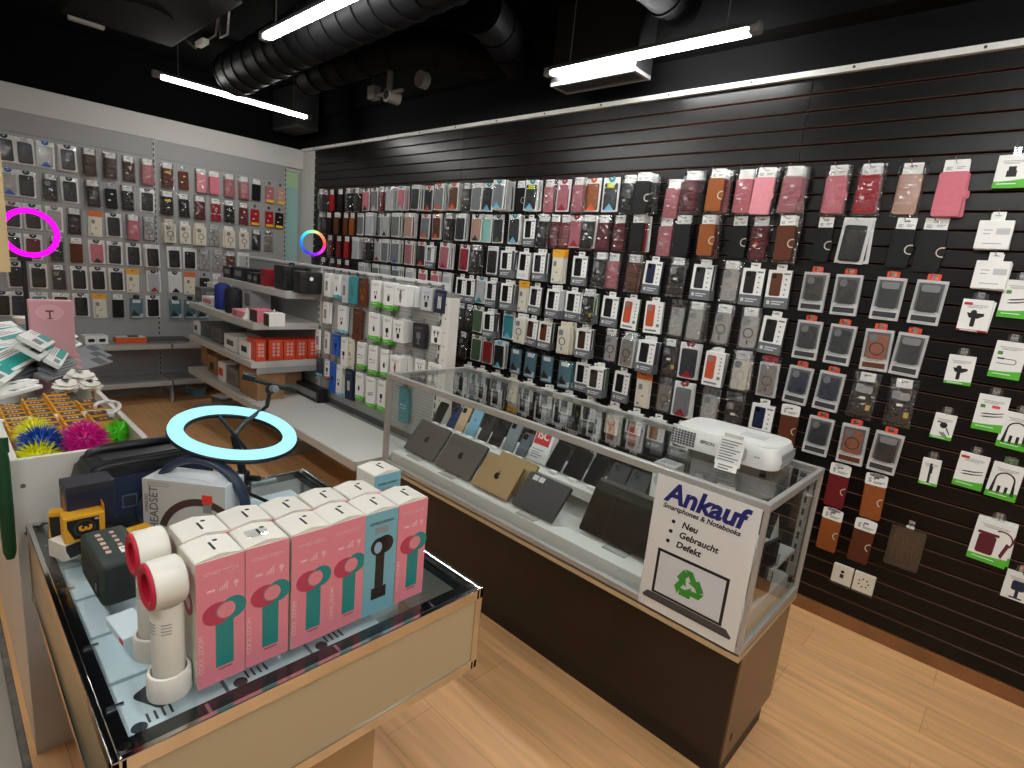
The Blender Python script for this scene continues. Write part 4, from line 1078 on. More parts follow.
acc(1018, place1(1018, 566), 0, 'white pack with dark blue holder picture, lowest at the right edge', kind='holder', w=.09, h=.12, band=None, ic='navy', s=1.4)
# clear tool set and the twin cream trays at the bottom of the wall
p = at_y(910, 528, 2.96)
t = thing('tool_set', 'clear plastic tool set pack hanging alone low on the slatted wall', 'tool set', (p.x, 2.985, p.z))
b = B(); b.rrect(0, -.1, .13, .19, .008, -.03, -.028).rrect(0, -.1, .13, .19, .008, -.002, 0); b.box(-.065, .065, -.028, -.002, -.195, -.193).box(-.065, -.063, -.028, -.002, -.19, -.01).box(.063, .065, -.028, -.002, -.19, -.01)
obj('blister', b, clearmat('smoky blister', (214, 210, 206), 2.4, .08, crinkle=.08, cscale=20, haze=.06, hazecol=(140, 130, 122)), t)
for k in range(7):
    b = B(); b.tube([(-.045 + .014 * k, -.014, -.05), (-.045 + .014 * k, -.014, -.11)], .0018, 6); b.tube([(-.045 + .014 * k, -.014, -.11), (-.045 + .014 * k, -.014, -.17)], .005, 8)
    obj('screwdriver', b, mat('tool bronze', (146, 112, 88), .4, .3), t, smooth=40)
obj('hang_tab', B().rrect(0, .0, .03, .012, .003, -.016, -.012), WHITE, t)
h = link('slat_hook', hook_mesh(.05), None, Vector((p.x, YS - .002, p.z + .008))); tag(h, 'chrome wire hook carrying the clear tool set', 'hook')
p = at_y(855, 570, 2.98)
t = thing('charger_pack', 'cream twin pack under the lowest brown sleeves, printed with a lamp and dots', 'charger', (p.x, 2.995, p.z))
for sx in (-1, 1):
    c = obj('carton', B().box(sx * .046 - .043, sx * .046 + .043, -.022, 0, -.095, .0, .004), pm('cream'), t)
    b = B()
    if sx < 0: b.disc(-.046, -.03, .008, -.0226, -.022, 10).box(-.054, -.038, -.0226, -.022, -.062, -.042)
    else:
        for k in range(8): b.disc(.046 + .02 * math.cos(k * .9), -.046 + .02 * math.sin(k * .9), .004, -.0226, -.022, 8)
    obj('print', b, INK, c)
obj('wrap', B().box(-.094, .094, -.026, -.0235, -.102, -.09), FILM, t)
# ------------------------------------------------------------------ back wall (faces +X)
def back_place(z):
    def f(px, k, stack, op):
        X = XB + .022 + stack
        return Vector((XB + .022, y_on(px, X + .02, z - .1), z)), Vector((1, 0, 0)), PI / 2
    return f
BW = 'back wall'; GB = 'phone cases on the grey back wall'
BZ = {1: 2.2, 2: 1.945, 3: 1.69, 4: 1.444, 5: 1.205, 6: .966}
FD = lambda c='black', h='charcoal': F(c, None, h)
b1 = [it(5, FD()), it(25, F('black', None, 'light grey')), it(46, F('clear', 'blue', 'blue')), it(68, FD('charcoal'), 1), it(90, W('dark brown', 'b'), 1), it(111, W('dark brown', 'b'), 1), it(129, W('dark brown', 'bs')), it(148, W('rose', 'b'), 1), it(168, W('brown', 'bx'), 1), it(183.5, W('brown', 's')),
      it(202, W('light pink', 'hb'), 1), it(215, W('pink', 'h'), 1), it(230, W('rose', 'bs'), 1), it(244.5, W('rose', 'bs'), 1), it(257, W('black', 'h')), it(270, W('rose', 'sy')), it(281, W('beige', 'sy'))]
b2 = [it(9, F('clear', 'blue', 'blue')), it(27, FD()), it(51, C('black', 's')), it(70, FD('black')), it(93, W('black', 'bs'), 1), it(111, W('black', 's'), 1), it(128, W('black', 'b')), it(148, FD('black')), it(168, W('black', 'bx'), 1), it(184, W('black', 'bs')), it(200.5, W('burgundy', 'bs'), 1), it(216, W('crimson', 'bs')),
      it(230, W('black', 'bs'), 1), it(244, W('dark red', 'bs')), it(255.5, W('red', 'sy')), it(269.5, W('red', 'sy')), it(280, W('black', 'sy'))]
b3 = [it(13, F('navy', None, 'tan')), it(33, FD()), it(55, F('clear', None, 'grey')), it(75, W('black', 'bs')), it(96, Y('orange')), it(114, FD()), it(134, W('pink', 'bs'), 1), it(150, R('clear', 'light grey'), 1), it(170, R('cream', 'cream', 'charcoal', True, True), 1), it(185, R('cream', 'white', 'charcoal', False, True)),
      it(201, R('cream', 'cream', 'charcoal', False, True), 1), it(215, R('clear', 'light grey')), it(230, R('cream', 'white', 'charcoal', False, True), 1), it(244, R('cream', 'white', 'charcoal', False, True)), it(257, C('black', 's')), it(269, R('smoke', 'clear'))]
b4 = [it(13, FD()), it(34, FD('dark red')), it(57, C('black', 's')), it(77, W('brown', 'h')), it(97, F('pink', 'charcoal', 'charcoal')), it(115.5, FD()), it(134, FD()), it(153, F('black', None, 'white'), 2), it(174.5, F('black', None, 'white'), 1), it(190.5, F('black', None, 'white')), it(205, R('clear', 'light grey')), it(219, R('clear', 'light grey')),
      it(231, W('brown', 'bs')), it(244, F('light grey', 'red', 'white'))]
b5 = [it(16, FD()), it(39, FD()), it(59, C('black')), it(79.5, FD()), it(98.5, FD()), it(117, FD()), it(133.5, Y('yellow')), it(154, F('light grey', 'red', 'charcoal')), it(175.5, F('white', 'charcoal', 'charcoal')), it(190.5, Y('orange')), it(205, W('charcoal', 's')), it(217, W('light grey', 'h'))]
b6 = [it(3, FD()), it(20, F('navy', None, 'charcoal')), it(40, F('teal', None, 'light grey')), it(62, F('black', None, 'white')), it(81.5, FD()), it(100, Y('yellow')), it(118.5, W('black', 'h')), it(137, U), it(153.5, FD('black', 'charcoal')), it(175.5, U), it(190.5, U), it(203, U)]
for k, r in enumerate((b1, b2, b3, b4, b5, b6)):
    hang_row(r, ('top row', 'second row', 'third row', 'fourth row', 'fifth row', 'bottom row')[k], BW, back_place(BZ[k + 1]), GB, hookname='pegboard_hook')
# ------------------------------------------------------------------ gondola hooks (face -Y)
def gon_place(z):
    def f(px, k, stack, op):
        X = x_on(px, GY - .012 - stack - .01, z - .07)
        return Vector((X, GY - .012, z)), Vector((0, -1, 0)), 0.0
    return f
GN = 'gondola pegboard'; GG = 'small accessories on the gondola pegboard'
def AC(d, kind, **k): return ('A', ((kind,), dict(k, d=d)))
def strip(fn):
    return lambda *a, **k: fn(*a, **{q: v for q, v in k.items() if q != 'd'})
BUILD['A'] = strip(P_acc)
BLU = dict(band='light blue', bandh=.02)
g1 = [it(327.5, AC('white tweezer pack', 'strip', w=0.073, h=0.165, band=None), 2), it(337, AC('white pack with teal foot', 'plug', w=0.091, h=0.176, band='teal', bandh=.03), 1), it(345, AC('pale blue glass pack', 'strip', w=0.073, h=0.187, base='light grey', band=None), 1), it(353, AC('teal pack with green stripes', 'strip', w=0.095, h=0.182, base='teal', band=None, ic='green'), 1),
      it(363, AC('brown printed pack', 'earbuds', w=0.098, h=0.187, base='brown', band=None, ic='tan', s=1.6)), it(376, AC('white green-footed plug box', 'earbuds', w=0.110, h=0.165), 1), it(389.5, AC('white green-footed charger box', 'plug', w=0.110, h=0.171, s=1.2), 1), it(406, AC('deep white plain box', 'watch', w=0.122, h=0.121, t=.05, band=None, ic='grey'), 1),
      it(427, AC('grey boxed car holder pack', 'earbuds', w=0.110, h=0.132, base='light grey', band=None, s=1.4)), it(440.5, AC('navy pen pack', 'strip', w=0.085, h=0.132, base='navy', band=None, ic='white'))]
g2 = [it(326, AC('white brush pack', 'strip', w=0.073, h=0.154, band=None), 1), it(342, AC('white pack with blue dots', 'earbuds', w=0.104, h=0.187, **BLU), 1), it(358, AC('brown printed pack', 'earbuds', w=0.122, h=0.220, base='brown', band=None, ic='dark brown', s=1.8)), it(374.5, AC('white green-footed cable box', 'plug', w=0.128, h=0.176), 1),
      it(387.5, AC('white green-footed mouse box', 'holder', w=0.091, h=0.176), 1), it(402, AC('white earbud box', 'earbuds', w=0.104, h=0.132, t=.04, band=None, s=1.3), 1), it(421, AC('black bottle shaped pack', 'holder', w=0.110, h=0.149, t=.03, base='charcoal', band=None, ic='grey', s=1.3)), it(436.5, AC('white earphone box', 'earbuds', w=0.091, h=0.099, band=None, s=1.3))]
g3 = [it(318, AC('white stylus pack', 'strip', w=0.061, h=0.160, band='red', bandh=.004, curve=False)), it(327, AC('white stylus pack', 'strip', w=0.061, h=0.165, band='red', bandh=.004, curve=False)), it(336, AC('blue holder pack', 'holder', w=0.098, h=0.154, base='blue', band=None)), it(344, AC('white pack with small prints', 'holder', w=0.073, h=0.220, band=None), 1),
      it(350.5, AC('cream tall pack', 'retract', w=0.091, h=0.220, base='cream', band=None, ic='grey')), it(361, AC('white green-footed lead box', 'loop', w=0.091, h=0.176), 1), it(373, AC('white green-footed hook cable box', 'loop', w=0.104, h=0.187), 1), it(384.5, AC('white green-footed plug pack', 'plug', w=0.085, h=0.176), 1),
      it(400.5, AC('deep white box with red picture', 'watch', w=0.104, h=0.127, t=.05, band=None, ic='red', s=.8), 1), it(420, AC('white earbud pack', 'earbuds', w=0.098, h=0.110, band=None)), it(434, AC('white plain pack', 'earbuds', w=0.110, h=0.110, band=None, ic='grey'))]
g4 = [it(319, AC('blue-black car holder pack', 'holder', w=0.073, h=0.143, base='dark grey', band='light blue', bandh=.02)), it(327.5, AC('red and white speaker pack', 'holder', w=0.079, h=0.143, band='red', bandh=.02)), it(333, AC('blue ring holder pack', 'holder', w=0.085, h=0.231, base='blue', band=None)), it(339.5, AC('white pack with blue dots', 'earbuds', w=0.073, h=0.220, **BLU), 1),
      it(349, AC('navy slim pack', 'strip', w=0.091, h=0.220, base='navy', band=None, ic='white'), 1), it(359.5, AC('white green-footed plug box', 'plug', w=0.091, h=0.187), 1), it(370.5, AC('white green-footed cable box', 'cable', w=0.104, h=0.209), 1), it(382, AC('white green-footed mouse box', 'holder', w=0.091, h=0.198), 1), it(404, AC('teal pack with white print', 'loop', w=0.104, h=0.220, base='teal', band=None, ic='white'))]
for k, (r, z) in enumerate(((g1, 1.425), (g2, 1.212), (g3, .995), (g4, .785))):
    hang_row(r, ('top row', 'second row', 'third row', 'bottom row')[k], GN, gon_place(z), GG, hookname='gondola_hook')

# ================================================================== goods in the glass counter
TRAY = .5885
def logo_apple(b, s, y0, y1, M=None):
    """small bitten round fruit mark with a leaf"""
    pts = []
    for k in range(28):
        a = 2 * PI * k / 28 + PI / 2
        r = s * (1 - .10 * (1 if k in (0, 27, 1) else 0) - .06 * (1 if k in (13, 14, 15) else 0))
        x, z = r * math.cos(a) * .92, r * math.sin(a)
        if x > s * .62 and -.1 * s < z < .62 * s: x = s * (.62 - .22 * math.cos((z / s - .26) * 3.4))
        pts.append((x, z))
    b.prism(pts, y0, y1, M)
    b.prism([(s * .02, s * 1.08), (s * .30, s * 1.2), (s * .42, s * 1.62), (s * .12, s * 1.45)], y0, y1, M)
    return b
def laptop(label, x, y, w, h, col, logo, lean, tags=0):
    t = thing('laptop', label, 'laptop', (x, y, TRAY), (math.radians(-lean), 0, 0))
    body = mat('laptop ' + col, {'space grey': (112, 108, 102), 'gold': (196, 164, 116), 'dark grey': (76, 75, 76), 'black': (12, 12, 13)}[col], .38 if col != 'black' else .15, .55 if col != 'black' else 0)
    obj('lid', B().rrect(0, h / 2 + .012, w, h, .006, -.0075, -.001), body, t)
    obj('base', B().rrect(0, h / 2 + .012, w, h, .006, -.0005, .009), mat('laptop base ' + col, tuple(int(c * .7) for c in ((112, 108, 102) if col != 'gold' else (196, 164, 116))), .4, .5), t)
    if logo:
        b = B(); logo_apple(b, .017, -.0082, -.0074, Matrix.Translation((0, 0, h / 2 + .012)))
        obj('logo', b, mat('dark mirror logo', (40, 38, 36), .2, .3), t)
    for k in range(tags):
        obj('price_sticker', B().box(-w * .38 + .034 * k, -w * .38 + .028 + .034 * k, -.0082, -.0075, h - .02, h + .004), STICK, t)
    return t
def stand(label, x, y, h=.06, yaw=0):
    t = thing('display_stand', label, 'display stand', (x, y, TRAY), (0, 0, yaw))
    obj('base_plate', B().box(-.05, .05, -.03, .11, -.0002, .004), CLEARC, t)
    obj('back_support', B().box(-.045, .045, 0, .004, .003, h, M=Matrix.Translation((0, .03, 0)) @ Matrix.Rotation(math.radians(-38), 4, 'X')), CLEARC, t)
    return t
laptop('silver grey laptop with dark fruit logo at the left end of the counter', -2.125, 1.655, .24, .18, 'space grey', True, 38)
laptop('silver grey laptop with dark fruit logo between another grey one and the gold ones', -1.85, 1.645, .25, .18, 'space grey', True, 38, 0)
laptop('gold laptop with dark fruit logo standing in front of another gold one', -1.585, 1.635, .222, .16, 'gold', True, 38)
laptop('second gold laptop, standing right behind the front gold one', -1.56, 1.70, .225, .165, 'gold', False, 36)
laptop('dark grey laptop with two white stickers, right of the gold ones', -1.335, 1.635, .222, .165, 'dark grey', False, 44, 2)
t = laptop('large black notebook with a glossy split screen beside the white poster', -.945, 1.69, .36, .205, 'black', False, 28)
obj('screen_seam', B().box(-.075, -.071, -.0082, -.0074, .016, .213), mat('seam dark', (4, 4, 4), .3), t)
obj('hinge_rail', B().box(-.175, .175, -.006, .008, .218, .232, .003), mat('hinge grey', (120, 121, 123), .35, .6), t)
for k, (x, y, g) in enumerate(((-2.125, 1.655, 'leftmost grey laptop'), (-1.85, 1.645, 'second grey laptop'), (-1.335, 1.635, 'dark grey laptop'), (-.945, 1.69, 'large black notebook'))):
    stand('clear acrylic stand propping the %s in the counter' % g, x, y + .0)
STP = .6915
def phone(label, px, w, h, col, lean=28, flip=False, lens='square', extra=None, y=1.90):
    x = x_on(px, y + .03, STP + h * .45)
    t = thing('smartphone', label, 'phone', (x, y, STP), (math.radians(-lean), random.uniform(-.02, .02), 0))
    c = {'black': (24, 24, 26), 'navy': (40, 62, 104), 'gold': (206, 178, 142), 'light blue': (132, 182, 204), 'graphite': (54, 54, 56), 'silver': (132, 142, 148), 'grey': (96, 104, 110)}[col]
    obj('body', B().rrect(0, h / 2 + .004, w, h, .009, -.008, 0), mat('phone body ' + col, c, .25), t)
    obj('frame', B().rrect(0, h / 2 + .004, w + .001, h + .001, .0095, -.006, -.002), mat('phone frame ' + col, tuple(int(v * .7) for v in c), .3, .6), t)
    if lens == 'square':
        l = obj('camera_bump', B().rrect(-w * .2, h - .018, .026, .028, .006, -.0095, -.008), mat('camera glass black'), t)
        for dx, dz in ((-.006, .006), (.006, -.006)): obj('lens', B().disc(-w * .2 + dx, h - .018 + dz, .0045, -.0105, -.0095, 10), mat('lens ring', (60, 62, 66), .2, .5), l)
    elif lens == 'logo':
        b = B(); logo_apple(b, .007, -.0086, -.008, Matrix.Translation((0, 0, h * .6))); obj('logo', b, mat('phone logo', (70, 96, 112), .3), t)
    else: obj('screen', B().rrect(0, h / 2 + .004, w - .005, h - .007, .007, -.0086, -.008), mat('dark phone screen', (10, 10, 12), .1), t)
    s = obj('price_ticket', B().box(.006, .04, -.034, -.014, .0, .012, M=Matrix.Rotation(math.radians(lean), 4, 'X')), STICK, t)
    return t
phone('small black phone leaning at the left end of the counter step', 441, .07, .12, 'black', 30, lens='screen')
phone('navy blue phone with camera, left of the gold phone', 455, .062, .125, 'navy', 30)
phone('gold phone between the navy and the pale blue one', 463.5, .066, .138, 'gold', 28)
phone('pale blue phone with dark fruit logo on the step', 475, .074, .152, 'light blue', 26, lens='logo')
phone('graphite phone right of the pale blue one', 487, .066, .13, 'graphite', 30)
phone('wide black phone behind the second grey laptop, left of the silver phone', 499, .078, .145, 'black', 30)
phone('silver blue phone standing left of the white box', 513, .072, .15, 'silver', 26)
phone('small grey phone squeezed beside the white and red box', 525, .06, .12, 'grey', 30)
phone('wide black tablet phone right of the white and red box', 558, .085, .13, 'black', 36, lens='screen')
phone('second black tablet phone from the white and red box', 577, .1, .135, 'black', 36, lens='screen')
phone('black phone with blank screen beside a clear stand', 596, .08, .125, 'black', 36, lens='screen')
phone('black phone with camera near the large notebook', 616, .085, .13, 'black', 34)
phone('black phone half hidden behind the white poster', 636, .09, .13, 'black', 34)
# white and red carton lettered on the step
x = x_on(541, 1.93, .76)
t = thing('phone_carton', 'white and red carton standing between the phones on the step', 'box', (x, 1.92, STP), (math.radians(-22), 0, 0))
obj('carton', B().box(-.055, .055, -.02, .02, .0, .155, .002), WHITE, t)
obj('red_panel', B().box(-.05, .04, -.0208, -.0201, .082, .152), mat('bright red print', (206, 34, 36), .45), t)
o = link('lettering', text_mesh('ISC', .05, .001), t, (-.004, -.0212, .126)); o.data.materials.clear(); o.data.materials.append(WHITE)
obj('print', lines(B(), -.046, .02, .06, 4, -.0203, .012, .004), PRINT, t)
# white action camera carton, dark clamp and upright pack at the right rear of the counter
def placeC(px, py, z): p = at_z(px, py, z); return p
t = thing('camera_carton', 'white carton with round camera picture under the projector inside the counter', 'box', (-.93, 1.97, STP))
obj('carton', B().box(-.045, .045, -.04, .04, 0, .19, .002), WHITE, t); obj('picture', B().disc(-.005, .12, .03, -.0408, -.04, 18), mat('pale grey print'), t); obj('top_window', B().box(-.03, .03, -.02, .03, .19, .1906), mat('pale grey print'), t)
t = thing('phone_clamp', 'dark upright clamp stand beside the white camera carton', 'holder', (-.80, 1.96, STP))
obj('arm', B().box(-.014, .014, -.01, .01, 0, .19, .004), mat('dark grey casing'), t); obj('foot', B().box(-.03, .03, -.03, .03, 0, .008, .003), BLACKP, t)
t = thing('watch_pack', 'slim white pack with black strap picture near the right end inside the counter', 'watch', (-.70, 1.97, STP))
obj('carton', B().box(-.032, .032, -.012, .012, 0, .175, .002), pm('cream'), t); obj('strap_picture', B().rrect(.006, .09, .026, .13, .01, -.0128, -.012), INK, t)
for k, (px, w, h, dy, lab) in enumerate(((600, .05, .07, 0, 'small dark phone holder at the rear of the counter behind the black tablets'), (625, .06, .07, 0, 'dark twin pronged holder at the rear of the counter'), (645, .05, .08, 0, 'black holder at the rear of the counter behind the large notebook'))):
    x = x_on(px, 2.03, .74)
    t = thing('phone_holder', lab, 'holder', (x, 2.03, STP))
    obj('foot', B().rrect(0, .006, w, .012, .004, -.02, .02), BLACKP, t); obj('arm', B().tube([(0, 0, .01), (.005, 0, h * .6), (-.005, -.008, h)], .006, 8), BLACKP, t, smooth=40); obj('jaw', B().box(-w * .4, w * .4, -.014, -.004, h - .01, h + .03, .004), BLACKP, t)
    obj('price_ticket', B().box(-.016, .016, -.034, -.022, 0, .014), STICK, t)
# glass shelf offcut: triangular acrylic riser at the right end
t = thing('wedge_riser', 'small white wedge riser at the right end inside the counter', 'display stand', (-.492, 1.915, STP), (0, 0, .2))
obj('riser', B().prism([(-.02, 0), (.02, 0), (.0, .15)], -.03, .03), mat('white display tray'), t)
obj('foot', B().box(-.03, .03, -.045, .045, 0, .004), CLEARC, t)
t = thing('tablet', 'thin dark tablet standing edge on at the right end of the counter', 'tablet', (-.472, 1.815, TRAY), (0, math.radians(3), math.radians(84)))
obj('body', B().rrect(0, .105, .12, .2, .01, -.004, .004), mat('laptop dark grey'), t); obj('screen', B().rrect(0, .105, .11, .188, .006, -.0046, -.004), mat('dark phone screen'), t)

# ------------------------------------------------------------------ poster on the counter front
PXC, PZC = -.603, .755
t = thing('poster', 'white buy-back poster with blue heading and laptop fixed to the counter front', 'poster', (PXC, CY0 - .003, PZC))
PW, PH_ = .324, .452
obj('board', B().box(-PW / 2, PW / 2, -.003, 0, -PH_ / 2, PH_ / 2), mat('poster paper', (226, 226, 222), .45), t)
NAVYI = mat('poster navy ink', (26, 34, 112), .5)
def put_text(par, s, size, x, z, y, m, bold=0, shear=0, align='CENTER', sx=1.0, name='lettering', rz=0, M=None):
    me = text_mesh(s, size, bold, shear, align, sx).copy(); me.materials.clear(); me.materials.append(m)
    if M: me.transform(M)
    return link(name, me, par, (x, y, z), (0, 0, rz))
put_text(t, 'Ankauf', .088, -.004, .178, -.0036, NAVYI, .0032, .22, sx=.98, name='heading')
put_text(t, 'Smartphones & Notebooks', .0225, -.006, .134, -.0036, INK, .0006, .2, sx=.98, name='subheading')
for k, s in enumerate(('Neu', 'Gebraucht', 'Defekt')):
    z = .092 - .034 * k
    put_text(t, s, .029, -.058 - .004 * k, z, -.0036, INK, .0008, .2, 'LEFT')
    obj('bullet', B().disc(-.086 - .004 * k, z, .0062, -.0038, -.003, 14), INK, t)
DK = mat('poster laptop dark', (30, 30, 32), .4)
b = B(); b.ring(0, 0, 1, .1, 0, 0, n=3); b.bm.clear()
sx0, sx1, sz0, sz1 = -.112, .104, -.158, -.02
for a in ((sx0, sx1, sz1, sz1 + .009), (sx0, sx1, sz0 - .008, sz0), (sx0 - .009, sx0, sz0 - .008, sz1 + .009), (sx1, sx1 + .009, sz0 - .008, sz1 + .009)): b.box(a[0], a[1], -.0038, -.003, a[2], a[3])
obj('laptop_screen_frame', b, DK, t)
obj('laptop_screen', B().box(sx0, sx1, -.0035, -.003, sz0, sz1), mat('poster screen pale', (214, 217, 222), .5), t)
b = B(); b.prism([(-.135, -.168), (.128, -.168), (.146, -.186), (-.15, -.186)], -.004, -.003); b.prism([(-.15, -.1865), (.146, -.1865), (.143, -.193), (-.147, -.193)], -.0042, -.003)
obj('laptop_base', b, mat('poster laptop grey', (70, 70, 74), .4), t)
# recycling mark: three folded arrows
b = B()
for k in range(3):
    M_ = Matrix.Translation((-.004, 0, -.090)) @ Matrix.Scale(1.08, 4) @ Matrix.Rotation(2 * PI * k / 3, 4, 'Y')
    b.prism([(-.0375, .012), (-.021, .0405), (-.003, .030), (-.0195, .0015)], -.0044, -.0034, M_)
    b.prism([(-.017, .0445), (.006, .0445), (.019, .022), (.027, .0265), (.0225, .001), (-.002, .0095), (.0055, .0138), (-.004, .0285)], -.0047, -.0034, M_)
obj('recycling_mark', b, mat('recycling green', (58, 148, 50), .5), t)

# ------------------------------------------------------------------ projector on the counter
pc = Vector((-.69, 1.925, 1.001))
t = thing('projector', 'white projector standing on the right end of the glass counter', 'projector', pc, (0, 0, math.radians(2)))
PWH = mat('projector white plastic', (226, 226, 222), .38)
def plan(b, w, d, r, z0, z1, top=0.0):
    """rounded box in plan, slightly narrowed at the top"""
    n = 6
    lo, hi = [], []
    mid = []
    for (sx, sy, a0) in ((1, 1, 0), (-1, 1, 90), (-1, -1, 180), (1, -1, 270)):
        for k in range(n + 1):
            a = math.radians(a0 + 90 * k / n)
            for L, ww, dd, z in ((lo, w - .012, d - .012, z0), (mid, w, d, (z0 * .6 + z1 * .4)), (hi, w - top, d - top, z1)):
                L.append(b.bm.verts.new((sx * (ww / 2 - r) + r * math.cos(a), sy * (dd / 2 - r) + r * math.sin(a), z)))
    N = len(lo)
    b.bm.faces.new(list(reversed(lo))); b.bm.faces.new(hi)
    for A_, B_ in ((lo, mid), (mid, hi)):
        for i in range(N): b.bm.faces.new((A_[i], A_[(i + 1) % N], B_[(i + 1) % N], B_[i]))
    return b
obj('body', plan(B(), .375, .25, .05, .012, .082, .03), PWH, t, smooth=50)
obj('top_cover', plan(B(), .325, .205, .045, .0821, .086, .01), mat('projector top white', (220, 220, 216), .45), t, smooth=40)
obj('control_panel', B().box(.03, .11, -.03, .03, .086, .0875, .002), mat('projector grey panel', (196, 198, 200), .45), t)
for k, (x, y) in enumerate(((-.14, -.08), (.14, -.08), (-.14, .08), (.14, .08))): obj('foot', B().tube([(x, y, 0), (x, y, .014)], .011, 12), BLACKP, t)
g = B()
for i in range(8):
    for j in range(6): g.box(-.17 + .011 * i, -.162 + .011 * i, -.1266, -.124, .022 + .009 * j, .0285 + .009 * j)
obj('side_grille', g, mat('projector grille', (84, 86, 88), .5), t)
g = B()
for i in range(11):
    for j in range(5): g.box(.1838, .1884, -.07 + .013 * i, -.061 + .013 * i, .022 + .009 * j, .0285 + .009 * j)
obj('exhaust_grille', g, mat('projector grille light', (150, 151, 152), .5), t)
obj('lens_recess', B().rrect(.055, .047, .075, .054, .02, -.1268, -.12), mat('projector recess', (188, 188, 184), .45), t)
put_text(t, 'EPSON', .016, -.04, .05, -.1258, mat('grey brand print', (96, 98, 104), .5), .0003, name='brand_lettering')
put_text(t, '3LCD', .007, .125, .05, -.1258, mat('grey brand print'), .0002)
# price sheet leaning on the projector
t = thing('price_sheet', 'white handwritten price sheet leaning against the projector front', 'sign', (-.624, 1.725, 1.001), (math.radians(-14), 0, math.radians(4)))
obj('sheet', B().box(-.04, .04, -.001, 0, .018, .108), mat('paper white', (222, 221, 214), .6), t)
obj('price_slip', B().box(-.036, .034, -.0022, -.0012, .0, .026), STICK, t)
obj('holder', B().box(-.03, .03, 0, .0015, .0, .12), CLEARC, t)
b = B()
for k in range(8): lines(b, -.033, .03 - .01 * (k % 3), .098 - .009 * k, 1, -.0012, h=.0035)
lines(b, -.026, .02, .018, 2, -.0024, .009, .004)
obj('handwriting', b, mat('pencil ink', (110, 110, 112), .6), t)

